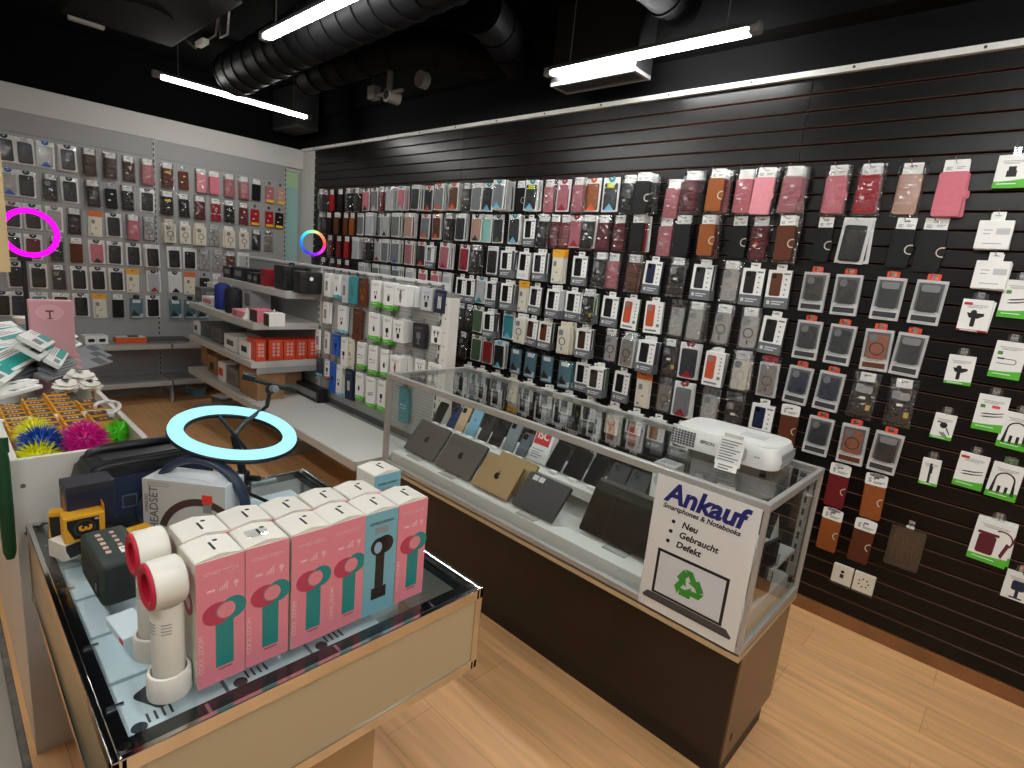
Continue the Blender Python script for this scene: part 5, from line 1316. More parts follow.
# ================================================================== goods on the glass table
PINKC = mat('pink carton print', (228, 136, 148), .42); TEALP = mat('teal fan print', (26, 134, 132), .4); ROSEP = mat('deep rose fan print', (188, 62, 88), .4)
BLUEC = mat('light blue carton print', (120, 176, 190), .42); CREAMC = mat('carton flap white', (224, 220, 208), .5)
PALEP = mat('pale pink print', (236, 190, 190), .5)
def fan_box(label, x, y, blue=False, rot=0, front=True, slider=False):
    """tall gift box, front facing +X; local front is -Y"""
    w, h = .083, .252
    t = thing('fan_box', label, 'box', (x, y, TZ + .0), (0, 0, PI / 2 + rot), 'boxed handheld fans on the glass table' if False else None)
    obj('carton', B().box(-w / 2, w / 2, .0006, w, 0, h, .001, 1), CREAMC, t)
    obj('front_print', B().box(-w / 2, w / 2, 0, .0006, 0, h), BLUEC if blue else PINKC, t)
    lid = B(); lid.prism([(-w / 2, h), (w / 2, h), (w / 2 - .002, h + .002), (0, h + .009), (-w / 2 + .002, h + .002)], .002, w - .001)
    l = obj('lid_flap', lid, CREAMC, t)
    obj('lid_slot', B().box(-.004, .0, w * .25, w * .62, h + .0082, h + .0094), mat('dark slots'), l)
    obj('lid_tab', B().box(.006, .014, w * .66, w * .72, h + .0072, h + .0084), mat('dark slots'), l)
    if front:
        ink = mat('dark blue print', (40, 66, 80), .5) if blue else PALEP
        put_text(t, 'HONGO DESIGN', .0088, 0, h - .026, -.0006, ink, 0, sx=.9)
        if not blue:
            b = B(); b.box(-.024, -.01, -.0006, 0, h - .062, h - .058)
            for k in range(4): b.box(-.003 + .004 * k, -.0005 + .004 * k, -.0006, 0, h - .064, h - .060 + .0035 * k)
            b.disc(.026, h - .056, .0045, -.0006, 0, 10).box(.0245, .0275, -.0006, 0, h - .066, h - .058)
            obj('print_icons', b, PALEP, t)
            put_text(t, 'COOL ZOOM', .0125, -w / 2 + .0065, .07, -.0006, PALEP, 0, sx=1, M=Matrix.Rotation(-PI / 2, 4, 'Y'), name='side_lettering')
            obj('fan_handle_picture', B().box(-.01, .021, -.0008, 0, .032, .128), TEALP, t)
            b = B(); b.ring(.018, .146, .0245, .0, -.0007, 0, n=24); b.bm.clear(); b.disc(.021, .146, .023, -.0007, 0, 24); b.prism([(.006, .13), (.021, .13), (.021, .12), (.006, .12)], -.0007, 0)
            obj('fan_ring_picture', b, TEALP, t)
            b = B(); b.disc(-.006, .144, .026, -.0011, -.0003, 24, rz=.0225); obj('fan_opening_picture', b, ROSEP, t)
            b = B(); b.disc(.008, .146, .0165, -.0014, -.0003, 24); obj('fan_gap_picture', b, PINKC, t)
            b = B(); b.ring(.008, .146, .017, .015, -.0017, -.0013, 70, 290, 20); obj('fan_rim_picture', b, mat('dark print'), t)
            obj('print_footer', lines(B(), -.006, .018, .027, 1, 0, h=.0018), mat('dark rose footer', (120, 50, 60), .5), t)
        else:
            K = mat('black fan print', (30, 30, 32), .35)
            b = B(); b.box(-.012, .010, -.0008, 0, .06, .15); b.prism([(-.02, .038), (.018, .038), (.018, .066), (-.02, .066)], -.001, 0); b.disc(-.004, .168, .022, -.0009, 0, 22).disc(.01, .17, .022, -.0009, 0, 22)
            obj('fan_picture', b, K, t)
            obj('fan_opening_picture', B().disc(-.008, .166, .01, -.0014, -.0008, 18, rz=.014), mat('pale blue opening', (150, 176, 200), .4), t)
            obj('grey_sticker', B().box(-.016, .016, -.0008, 0, h - .052, h - .036), mat('sticker grey', (140, 146, 148), .5), t)
        # side print towards -Y of the room
        s = B(); s.ring(0, 0, .024, .013, -.0006, 0, n=20)
        me = s.mesh('tmp', ROSEP); s = B(); s.add(me, Matrix.Translation((-w / 2, w * .5, .16)) @ Matrix.Rotation(-PI / 2, 4, 'Z')); bpy.data.meshes.remove(me)
        obj('side_print', s, ROSEP if not blue else mat('black fan print'), t)
    if slider:
        obj('hang_tab', B().rrect(.0, 0, .04, .03, .004, -.001, .001, M=Matrix.Translation((-.008, w * .42, h + .011)) @ Matrix.Rotation(PI / 2, 4, 'X')), FILM, l)
    return t
ys = [.327, .412, .5, .583, .665, .752]
FRL = ['pink fan gift box at the left end of the front row', 'pink fan gift box with loose clear tab on its lid', 'third pink fan gift box from the left in the front row', 'pink fan gift box left of the light blue one', 'light blue fan gift box picturing a black fan', 'pink fan gift box at the right end of the front row']
for k, y in enumerate(ys): fan_box(FRL[k], -.962 - .002 * (k % 2), y, k == 4, (.02, -.01, .0, .03, -.02, .0)[k], True, k == 1)
BKL = ['fan gift box behind the leftmost pink one, nearest the headset carton', 'second fan gift box in the back row from the left', 'third fan gift box in the back row from the left', 'fan gift box in the back row behind the blue one', 'white-lidded fan gift box at the right of the back row']
for k, y in enumerate((.335, .42, .506, .592, .68)): fan_box(BKL[k], -1.052 - .003 * (k % 2), y, False, (.02, 0, .03, -.02, .0)[k])
fan_box('single light blue fan gift box standing behind the back row', -1.142, .80, True, .03)
def hand_fan(label, x, y, rz):
    t = thing('handheld_fan', label, 'fan', (x, y, TZ), (0, 0, rz))
    WP = mat('ivory white plastic', (226, 222, 210), .32); RD = mat('red ring plastic', (192, 26, 56), .3)
    obj('dock', B().lathe([(.030, 0), (.034, .003), (.035, .008), (.035, .046), (.033, .050), (.029, .051), (.0275, .046), (.0275, .03)], 32), WP, t, smooth=40)
    obj('handle', B().lathe([(.0245, .03), (.0258, .034), (.0258, .17), (.024, .182)], 32), WP, t, smooth=40)
    v = B()
    for r in range(4):
        for a in (-.75, .25): 
            for q in range(6):
                an = a + q * .1 - PI / 2 + .7
                v.box(-.0016, .0016, -.0264, -.0256, -.0008, .0008, M=Matrix.Translation((0, 0, .135 + .006 * r)) @ Matrix.Rotation(an + PI / 2, 4, 'Z'))
    obj('air_slots', v, mat('slot shade', (150, 148, 142), .5), t)
    M_ = Matrix.Translation((0, 0, .222)) @ Matrix.Rotation(PI / 2, 4, 'X')
    obj('head', B().lathe([(.0255, -.024), (.037, -.024), (.0415, -.020), (.0425, -.014), (.0425, .022), (.041, .027), (.0285, .027), (.0255, .025)], 36, M=M_, closed=True), WP, t, smooth=40)
    obj('front_ring', B().lathe([(.0275, .0275), (.0405, .0275), (.0395, .0315), (.034, .0335), (.0275, .031)], 36, M=M_, closed=True), RD, t, smooth=40)
    obj('inner_lining', B().lathe([(.0226, -.023), (.0252, -.023), (.0272, .0305), (.0246, .0305)], 36, M=M_, closed=True), RD, t, smooth=40)
    obj('hub', B().lathe([(.004, -.012), (.014, -.01), (.017, .0), (.012, .014), (.004, .018)], 20, M=M_).box(-.0235, .0235, -.002, .002, .22, .224).box(-.002, .002, -.002, .002, .199, .245), RD, t, smooth=40)
hand_fan('front white handheld fan with red ring standing left of the pink boxes', -.990, .248, .05)
hand_fan('white handheld fan with red ring standing behind another fan', -1.115, .256, .02)
# flat grey pack under the second fan
t = thing('cable_pack', 'flat clear pack lying beside the white fan docks', 'box', (-1.22, .235, TZ), (0, 0, .1))
obj('tray', B().box(-.05, .05, -.025, .025, 0, .018, .002), mat('pale blue carton'), t); obj('red_mark', B().box(.03, .05, -.0256, -.0248, .004, .014), mat('bright red print'), t)
# headset carton and headphones
ang = math.radians(40.8)
hc = Vector((-1.573, .442, TZ)); d1 = Vector((math.cos(ang), math.sin(ang), 0)); dn = Vector((-math.sin(ang), math.cos(ang), 0))
t = thing('headset_carton', 'white headset carton printed with brown headband, behind the fan boxes', 'box', hc, (0, 0, ang))
obj('carton', B().box(-.115, .115, .0008, .1, 0, .155, .002), mat('headset carton white', (222, 226, 228), .45), t)
obj('front_print', B().box(-.115, .115, 0, .0008, 0, .155), mat('headset carton front', (190, 184, 176), .45), t)
put_text(t, 'HEADSET', .034, -.083, .072, -.0006, mat('thin grey print', (92, 86, 82), .5), 0, sx=.9, M=Matrix.Rotation(-PI / 2, 4, 'Y'))
put_text(t, 'WIRELESS', .0125, -.104, .085, -.0006, mat('thin grey print'), 0, sx=1, M=Matrix.Rotation(-PI / 2, 4, 'Y'))
b = B(); b.rrect(-.07, .142, .062, .012, .006, -.0006, 0); obj('logo_pill', b, mat('pill grey', (160, 154, 146), .5), t)
b = B(); b.rrect(-.07, .142, .056, .0075, .0035, -.0009, -.0005); obj('logo_pill_inner', b, mat('pill light', (180, 174, 166), .5), t)
b = B(); b.ring(.045, -.005, .118, .098, -.0012, 0, 50, 165, 24); obj('headband_picture', b, mat('brown headband print', (74, 50, 46), .4), t)
obj('red_joint_picture', B().box(.052, .08, -.0018, 0, .1, .126), mat('bright red orange print', (226, 60, 44), .4), t)
obj('joint_picture', B().box(.054, .078, -.0014, 0, .075, .1), mat('dark print'), t)
obj('top_fold', B().prism([(-.09, .1552), (.07, .1552), (.02, .161), (-.06, .159)], .02, .08), mat('headset carton white'), t)
put_text(t, 'bass headset', .009, .1, .07, -.0006, mat('thin grey print'), 0, M=Matrix.Rotation(-PI / 2, 4, 'Y'))
hp = hc + dn * .055 + d1 * .012
t = thing('headphones', 'dark blue headphones arching over the white headset carton', 'headphones', hp, (0, 0, ang))
NB = mat('navy soft plastic', (40, 52, 74), .35)
pts = [(-.132 * math.cos(a), 0, .068 + .137 * math.sin(a)) for a in [PI * k / 20 for k in range(21)]]
bb = B(); 
for i in range(20):
    p, q = Vector(pts[i]), Vector(pts[i + 1]); pass
bb.tube(pts, .0115, 10); 
for v in bb.bm.verts: v.co.y *= 1.7
obj('headband', bb, NB, t, smooth=60)
for s in (-1, 1):
    c = obj('ear_cup', B().tube([(s * .142, 0, .042), (s * .158, 0, .042)], .040, 26), NB, t, smooth=40)
    obj('ear_pad', B().lathe([(.018, 0), (.034, 0), (.038, .006), (.034, .012), (.018, .012)], 24, M=Matrix.Translation((s * .141, 0, .042)) @ Matrix.Rotation(-s * PI / 2, 4, 'Y'), closed=True), BLACKP, c, smooth=60)
    obj('slider_arm', B().box(s * .126 - .004, s * .126 + .008, -.008, .008, .05, .09, .002), mat('pale slider', (170, 172, 176), .3, .6), t)
# big black portable speaker
t = thing('portable_speaker', 'large black portable speaker with top handle beside the spiky balls', 'speaker', (-1.79, .405, TZ), (0, 0, PI / 2 + .04))
SPK = mat('speaker black rubber', (20, 21, 25), .42)
pr = [(-.165, .02), (-.15, .0), (.15, .0), (.165, .02), (.168, .11), (.15, .172), (.12, .19), (-.12, .19), (-.15, .172), (-.168, .11)]
b = B(); b.prism(pr, -.07, .07); bmesh.ops.bevel(b.bm, geom=list(b.bm.edges), offset=.012, segments=3, affect='EDGES')
obj('body', b, SPK, t, smooth=50)
b = B(); b.prism([(-.14, .03), (.14, .03), (.15, .1), (.128, .15), (-.128, .15), (-.15, .1)], -.0745, -.07); obj('front_grille', b, mat('speaker cloth ring glow', (28, 40, 70), .6, bump=.3, bscale=900), t)  # blue glow of the ring lamp is painted into the grille colour
b = B(); b.ring(-.06, .075, .026, .021, -.0765, -.0745, n=4); bmesh.ops.rotate(b.bm, verts=b.bm.verts, cent=(-.06, 0, .075), matrix=Matrix.Rotation(PI / 4, 3, 'Y')); obj('badge_frame', b, mat('badge grey', (96, 104, 120), .35), t)
obj('badge', B().rrect(-.06, .075, .03, .03, .004, -.0762, -.0745), mat('badge dark', (34, 42, 60), .35), t)
obj('handle', B().tube([(-.13, .04, .17), (-.12, .04, .19), (-.09, .04, .198), (.09, .04, .198), (.12, .04, .19), (.13, .04, .17)], .013, 10), SPK, t, smooth=60)
obj('control_panel', B().box(-.11, .11, -.045, .005, .19, .193, .001), mat('panel charcoal', (44, 44, 46), .3), t)
# small dark blue carton in front of it
t = thing('speaker_carton', 'small dark blue carton in front of the large black speaker', 'box', (-1.672, .250, TZ + .0605), (0, 0, PI / 2 + .05))
obj('carton', B().box(-.05, .05, -.035, .04, 0, .112, .003), mat('carton midnight', (18, 26, 52), .4), t)
obj('lid', B().box(-.0505, .0505, -.0355, .0405, .092, .1135, .003), mat('carton lid charcoal', (38, 40, 46), .45), t)
b = B(); b.disc(0, .05, .02, 0, .0006, 14, rz=.034, M=Matrix.Translation((-.0506, 0, 0)) @ Matrix.Rotation(-PI / 2, 4, 'Z')); obj('side_picture', b, mat('warm brown print', (150, 110, 66), .5), t)
t = thing('storage_carton', 'low dark carton under the small dark blue one', 'box', (-1.672, .250, TZ), (0, 0, PI / 2))
obj('carton', B().box(-.045, .045, -.03, .04, 0, .06, .002), mat('carton lid charcoal'), t); obj('lid', B().box(-.0455, .0455, -.0305, .0405, .048, .0602, .002), BLACKP, t)
# yellow black gadget cartons
YEL = mat('amber yellow carton', (216, 156, 34), .45); KBL = mat('carton black print', (30, 28, 28), .4)
def ycarton(label, x, y, z, w, d, h, rz, big):
    t = thing('gadget_carton', label, 'box', (x, y, z), (0, 0, rz))
    obj('carton', B().box(-w / 2, w / 2, 0, d, 0, h, .001, 1), YEL if big != 2 else mat('pale carton', (214, 206, 190), .5), t)
    b = B(); b.prism([(-w * .42, h * .9), (w * .36, h * .9), (w * .36, h * .1), (-w * .26, h * .1), (-w * .42, h * .6)], -.0006, 0); obj('front_print', b, KBL, t)
    if big == 1:
        b = B(); b.ring(0, h * .5, h * .33, h * .30, -.0010, -.0004, n=22); obj('ring_print', b, mat('dim ring print', (78, 80, 80), .4), t)
        put_text(t, '3', .036, 0, h * .5, -.0009, YEL, .0012, name='emblem', M=Matrix.Rotation(PI / 2, 4, 'Y'))
        put_text(t, '05', .008, w * .3, h * .8, -.0009, WHITE, 0)
    b = B(); b.box(w / 2, w / 2 + .0006, d * .2, d * .9, h * .15, h * .85); obj('side_print', b, KBL, t)
    if big == 1: obj('open_flap', B().box(w / 2 + .001, w / 2 + .0022, .01, d, h * .5, h * 1.25), YEL, t)
    return t
ycarton('upright pale carton with black print under the yellow carton', -1.60, .208, TZ, .05, .06, .044, PI / 2 + .4, 2)
ycarton('yellow carton with large black emblem panel resting on others', -1.592, .228, TZ + .0452, .082, .05, .065, PI / 2 + .0, 1)
ycarton('small yellow carton tucked behind the black emblem carton', -1.668, .212 - .03, TZ, .03, .03, .1, PI / 2 - .3, 0)
ycarton('low yellow carton lying behind the green speaker', -1.53, .335, TZ, .07, .06, .055, PI / 2 + .2, 0)
# dark green speaker
t = thing('bluetooth_speaker', 'dark green box speaker with buttons at the left table edge', 'speaker', (-1.42, .252, TZ), (0, 0, .03))
GR_ = mat('dark green rubber', (38, 50, 42), .5, bump=.2, bscale=700)
b = B(); b.box(-.095, .095, -.045, .045, .0, .105, .018, 4); obj('body', b, GR_, t, smooth=50)
obj('front_grille', B().rrect(0, .052, .15, .075, .016, -.0462, -.044), mat('grille dark green', (28, 34, 31), .6), t)
obj('end_cap', B().rrect(0, .05, .07, .082, .016, -.002, .0, M=Matrix.Translation((.0955, 0, 0)) @ Matrix.Rotation(PI / 2, 4, 'Z')), mat('black green rubber', (24, 30, 28), .5), t)
obj('logo', B().rrect(0.06, .04, .012, .018, .005, -.0475, -.046), mat('grey logo', (120, 124, 120), .4), t)
bt = B()
for k in range(5): bt.box(-.06 + .024 * k, -.048 + .024 * k, -.022, -.012, .105, .1066)
for k in range(5): bt.box(-.06 + .024 * k, -.05 + .024 * k, .006, .014, .105, .1066)
obj('buttons', bt, mat('button pale red', (206, 170, 160), .4), t)
obj('white_label', B().box(.03, .058, .004, .026, .105, .1064), WHITE, t)

# ================================================================== ring lights
def torus(b, R_, r, n=48, m=12, M=None, flat=1.0):
    V = []
    for i in range(n):
        a = 2 * PI * i / n; row = []
        for j in range(m):
            q = 2 * PI * j / m
            v = Vector(((R_ + r * math.cos(q)) * math.cos(a), (R_ + r * math.cos(q)) * math.sin(a), r * flat * math.sin(q)))
            row.append(b.bm.verts.new(M @ v if M else v))
        V.append(row)
    for i in range(n):
        for j in range(m): b.bm.faces.new((V[i][j], V[(i + 1) % n][j], V[(i + 1) % n][(j + 1) % m], V[i][(j + 1) % m]))
    return b
RB = at_z(233, 480, TZ + .001); RB = Vector((-1.70, .645, TZ))
RINGM = emat('lit cool white ring', (180, 235, 255), 1.0)
RINGM.node_tree.nodes['Emission'].inputs[0].default_value = (.60, 1.35, 1.6, 1)
t = thing('ring_light', 'white lit ring lamp on a small tripod tilted over the table', 'ring light', RB)
RC = at_x(235, 432, -1.70) - RB
Mr = Matrix.Translation(RC) @ Matrix.Rotation(math.radians(-5), 4, 'X') @ Matrix.Rotation(math.radians(10), 4, 'Y')
obj('diffuser', torus(B(), .158, .021, 64, 12, Mr, .8), RINGM, t, smooth=180)
obj('ring_housing', torus(B(), .158, .024, 64, 12, Matrix.Translation((0, 0, -.009)) @ Mr, .5), BLACKP, t, smooth=180)
obj('bracket_bar', B().tube([Mr @ Vector((-.15, 0, -.01)), Mr @ Vector((.15, 0, -.01))], .006, 8).tube([Mr @ Vector((0, 0, -.012)), (0, 0, .1)], .012, 10), BLACKP, t, smooth=40)
obj('column', B().lathe([(.024, .03), (.026, .034), (.026, .058), (.021, .062), (.021, .1), (.018, .104)], 20), BLACKP, t, smooth=40)
obj('column_knob', B().tube([(.015, .01, .085), (.05, .03, .09)], .009, 10), BLACKP, t, smooth=40)
for k in range(3):
    a = math.radians(30 + 120 * k)
    lg = obj('tripod_leg', B().tube([(.018 * math.cos(a), .018 * math.sin(a), .034), (.16 * math.cos(a), .16 * math.sin(a), .006)], .0055, 8), BLACKP, t, smooth=40)
    obj('rubber_foot', B().tube([(.155 * math.cos(a), .155 * math.sin(a), .0075), (.17 * math.cos(a), .17 * math.sin(a), .005)], .0052, 8), mat('rubber black', (12, 12, 12), .7), lg, smooth=40)
HC = at_x(270, 390, -1.84) - RB
obj('gooseneck', B().tube([Mr @ Vector((0, 0, -.01)), Mr @ Vector((-.06, .05, .0)), HC + Vector((.0, -.01, -.055)), HC], .0075, 10), BLACKP, t, smooth=40)
hd = obj('phone_holder', B().box(-.075, .075, -.012, .012, -.006, .008, .003, M=Matrix.Translation(HC + Vector((0, .0, .02))) @ Matrix.Rotation(1.2, 4, 'Z') @ Matrix.Rotation(.3, 4, 'Y')), BLACKP, t)
obj('clamp_jaw', B().box(-.09, -.05, -.026, .026, -.004, .016, .003, M=Matrix.Translation(HC + Vector((0, 0, .02))) @ Matrix.Rotation(1.2, 4, 'Z') @ Matrix.Rotation(.3, 4, 'Y')).box(.05, .09, -.026, .026, -.004, .016, .003, M=Matrix.Translation(HC + Vector((0, 0, .02))) @ Matrix.Rotation(1.2, 4, 'Z') @ Matrix.Rotation(.3, 4, 'Y')), BLACKP, hd)
obj('holder_screw', B().tube([HC + Vector((.02, 0, .01)), HC + Vector((.045, .0, .014))], .012, 12), mat('knurled grey', (150, 152, 156), .35, .5), hd)
obj('ball_joint', B().ball(HC, .016), BLACKP, t, smooth=180)
# magenta ring behind the goods heap
p = at_x(30, 233, -3.45)
t = thing('ring_light', 'magenta lit ring lamp on a black pole in front of the back wall', 'ring light', (p.x, p.y, KZ - .115))
Mz = Matrix.Translation((0, 0, p.z - KZ + .115)) @ Matrix.Rotation(.12, 4, 'Z') @ Matrix.Rotation(PI / 2, 4, 'Y')
obj('diffuser', torus(B(), .1, .0125, 56, 10, Mz, .8), emat('lit magenta ring', (255, 20, 235), 1.5), t, smooth=180)
obj('ring_housing', torus(B(), .1, .013, 56, 10, Matrix.Translation((-.009, 0, 0)) @ Mz, .6), BLACKP, t, smooth=180)
zc = p.z - KZ + .115
obj('pole', B().tube([(-.014, -.03, 0.005), (-.014, -.03, zc - .108)], .010, 12), BLACKP, t, smooth=40)
obj('pole_head', B().box(-.03, .004, -.05, .0, zc - .13, zc - .1, .004), BLACKP, t)
obj('pole_base', B().lathe([(.05, 0), (.05, .012), (.02, .02)], 20, M=Matrix.Translation((-.014, -.03, 0))), BLACKP, t, smooth=40)
# rainbow ring behind the gondola, on a floor stand
p = at_y(313, 243, 2.34)
t = thing('ring_light', 'rainbow coloured lit ring lamp standing behind the gondola', 'ring light', (p.x, p.y, 0))
RBW = bpy.data.materials.new('lit rainbow ring'); RBW.use_nodes = True; nt = RBW.node_tree; nt.nodes.clear()
o_ = nt.nodes.new('ShaderNodeOutputMaterial'); e_ = nt.nodes.new('ShaderNodeEmission'); e_.inputs[1].default_value = 1.5
tc = nt.nodes.new('ShaderNodeTexCoord'); gr = nt.nodes.new('ShaderNodeTexGradient'); gr.gradient_type = 'RADIAL'; mpn = nt.nodes.new('ShaderNodeMapping')
cr = nt.nodes.new('ShaderNodeValToRGB')
els = [(0, (255, 70, 70)), (.14, (255, 160, 90)), (.25, (180, 255, 170)), (.36, (60, 230, 220)), (.5, (40, 130, 255)), (.66, (40, 60, 200)), (.8, (150, 40, 255)), (.9, (255, 60, 220)), (1, (255, 70, 70))]
cr.color_ramp.elements[0].color = (*lin(els[0][1]), 1); cr.color_ramp.elements[1].color = (*lin(els[-1][1]), 1)
for q, c in els[1:-1]: x = cr.color_ramp.elements.new(q); x.color = (*lin(c), 1)
mpn.inputs['Rotation'].default_value = (0, 0, PI); nt.links.new(tc.outputs['Object'], mpn.inputs[0]); nt.links.new(mpn.outputs[0], gr.inputs[0]); nt.links.new(gr.outputs['Fac'], cr.inputs[0]); nt.links.new(cr.outputs[0], e_.inputs[0]); nt.links.new(e_.outputs[0], o_.inputs[0])
o = obj('diffuser', torus(B(), .096, .0125, 56, 10, None, .8), RBW, t, (0, 0, p.z), smooth=180)
# the ring's own plane: its face looks at the shop floor (+X -Y)
fw = Vector((.8, -.6, 0)); rt = Vector((.6, .8, 0)); o.matrix_local = Matrix(((rt.x, 0, fw.x, 0), (rt.y, 0, fw.y, 0), (0, 1, 0, p.z), (0, 0, 0, 1)))
h_ = obj('ring_housing', torus(B(), .096, .013, 56, 10, Matrix.Translation((0, 0, -.009)), .6), BLACKP, t, smooth=180); h_.matrix_local = o.matrix_local.copy()
obj('pole', B().tube([(0, 0, .3), (0, 0, p.z - .108)], .011, 12), BLACKP, t, smooth=40)
obj('pole_head', B().ball((0, 0, p.z - .110), .016), mat('violet knob', (110, 70, 190), .4), t, smooth=180)  # plain violet knob at the foot of the ring
for k in range(3):
    a = math.radians(20 + 120 * k)
    obj('tripod_leg', B().tube([(0, 0, .5), (.22 * math.cos(a), .22 * math.sin(a), .008)], .008, 8), BLACKP, t, smooth=40)

# ================================================================== goods in the white bin cabinet
def slab(name, label, cat, px0, px1, z, w, h, parts, lean=0, tilt=0, grp=None):
    """flat pack lying between two photo points taken at height z"""
    a, c = at_z(*px0, z), at_z(*px1, z)
    mid = (a + c) / 2; d = c - a; L = d.length; an = math.atan2(d.y, d.x)
    t = thing(name, label, cat, (mid.x, mid.y, z - h), (lean, tilt, an), grp)
    parts(t, L, w, h)
    return t
TEALC = mat('teal carton print', (30, 150, 140), .42)
def teal_parts(t, L, w, h):
    obj('carton', B().box(-L / 2, L / 2, -w / 2, w / 2, 0, h, .001, 1), mat('pack white', (224, 224, 218), .42), t)
    obj('colour_band', B().box(-L / 2 + L * .2, L / 2 - L * .04, -w * .36, w * .1, h, h + .0006), TEALC, t)
    b = B(); b.box(-L / 2 + L * .03, -L / 2 + L * .14, -w * .3, w * .05, h, h + .0006); 
    for k in range(3): b.box(-L * .3, L * .3 - .03 * k, w * .2 + .008 * k, w * .2 + .0025 + .008 * k, h, h + .0005)
    obj('print', b, PRINT, t)
    obj('hang_tab', B().box(L / 2, L / 2 + .022, -w * .3, w * .1, h * .4, h * .4 + .001), FILM, t)
def silver_parts(t, L, w, h):
    obj('carton', B().box(-L / 2, L / 2, -w / 2, w / 2, 0, h, .001, 1), mat('pack silver', (104, 106, 108), .5, .0), t)
    b = B(); b.box(L * .28, L * .42, -w * .4, w * .4, h, h + .0006); 
    for k in range(3): b.box(-L * .42, -L * .1, -w * .35 + w * .25 * k, -w * .35 + w * .1 + w * .25 * k, h, h + .0005)
    obj('dark_print', b, mat('dark header print'), t)
    b = B(); b.box(-.01, .014, -w * .3, w * .3, h, h + .0007); obj('red_print', b, mat('faded red print', (186, 96, 92), .5), t)
def white_parts(t, L, w, h):
    obj('carton', B().box(-L / 2, L / 2, -w / 2, w / 2, 0, h, .001, 1), WHITE, t)
    obj('print', B().box(-L * .1, L * .05, -w * .3, w * .1, h, h + .0005).box(L * .1, L * .42, -w * .2, -w * .1, h, h + .0005).box(L * .1, L * .3, w * .05, w * .12, h, h + .0005), PRINT, t)
GT = 'teal and white packs heaped on the bin cabinet'; GS = 'silver packs in the bin cabinet'
for k, (a, c, z, lab) in enumerate((((-14, 378), (24, 348), .985, 'teal and white pack lying lowest at the far left of the heap'), ((-12, 366), (27, 350), 1.0, 'teal banded pack lying across the left of the heap'), ((-14, 352), (22, 344), 1.02, 'white pack with teal band on top of the left heap'),
        ((-10, 340), (24, 332), 1.045, 'teal and white pack at the far end of the left heap'), ((-8, 330), (18, 326), 1.06, 'small teal topped pack at the back of the left heap'),
        ((26, 350), (66, 330), 1.035, 'teal banded pack on the right of the heap, nearest the back wall'), ((28, 344), (62, 322), 1.06, 'white pack with teal corner on top of the right heap'), ((34, 352), (70, 337), 1.015, 'teal banded pack lower on the right of the heap'),
        ((50, 360), (66, 340), 1.0, 'short teal pack standing slanted in front of the right heap'))):
    slab('cable_pack', lab, 'box', a, c, z + .02, .095 if k not in (8,) else .06, .018, teal_parts, grp=GT, lean=.62, tilt=random.uniform(-.05, .05))
for k, (a, c, z, lab) in enumerate((((-16, 388), (38, 364), .958, 'silver pack lowest at the left behind the yellow cartons'), ((-14, 380), (36, 362), .972, 'silver pack second up at the left behind the yellow cartons'), ((-14, 372), (34, 356), .985, 'silver pack topmost at the left under the teal packs'),
        ((40, 376), (106, 358), .958, 'silver pack lowest at the right above the white bags'), ((44, 370), (105, 352), .972, 'silver pack in the middle of the right silver stack'), ((46, 364), (100, 346), .985, 'silver pack topmost of the right silver stack'))):
    slab('charger_pack', lab, 'box', a, c, z, .06, .014, silver_parts, grp=GS, lean=.45)
for k, (a, c, z, lab) in enumerate((((-10, 396), (36, 384), .945, 'white cable pack lying at the left above the yellow cartons'), ((-10, 388), (33, 379), .958, 'white cable pack resting on another white pack at left'))):
    slab('cable_pack', lab, 'box', a, c, z, .05, .014, white_parts)
# crumpled white bags beyond the cartons
for k, (px, py, s, lab) in enumerate(((66, 384, .04, 'crumpled white bag lying beside the black topped cartons'), (80, 376, .05, 'crumpled white bag with dark print at the cabinet edge'), (90, 384, .035, 'small folded white packet at the cabinet edge'))):
    p = at_z(px, py, .955)
    b = B(); g = bmesh.ops.create_icosphere(b.bm, subdivisions=3, radius=1)
    for v in b.bm.verts:
        n = v.co.copy(); q = 1 + .22 * math.sin(7 * n.x + k) * math.cos(6 * n.y - k) + .15 * math.sin(11 * n.z + 3 * n.x)
        v.co = Vector((n.x * s * 1.5 * q, n.y * s * q, n.z * s * .55 * q))
    t = thing('plastic_bag', lab, 'bag', (p.x, p.y, .948))
    obj('bag', b, mat('white plastic bag', (222, 219, 210), .4), t, smooth=30)
    obj('print', B().box(-.02, .0, -.012, .012, s * .60, s * .61).box(.01, .025, -.008, .006, s * .55, s * .57), INK, t)
t = thing('cable_coil', 'coil of white cable poking out at the right cabinet edge', 'cable', at_z(108, 415, .93))
obj('cable', B().tube([(.03 * math.cos(a), .035 * math.sin(a), .012 + .03 * math.sin(a * .5)) for a in [k * .4 for k in range(13)]], .006, 8), WHITE, t, smooth=60)
obj('plug', B().box(.02, .05, -.008, .008, .006, .018, .002), WHITE, t)
t = thing('plastic_tray', 'small white plastic tray on top of the teal pack heap', 'tray', at_z(25, 323, 1.03))
obj('tray', B().lathe([(.03, 0), (.045, .03), (.048, .03), (.033, -.002)], 20, closed=True), mat('white plastic bag'), t, smooth=40)
obj('rim', B().lathe([(.046, .028), (.051, .028), (.051, .032), (.046, .032)], 20, closed=True), mat('white plastic bag'), t)
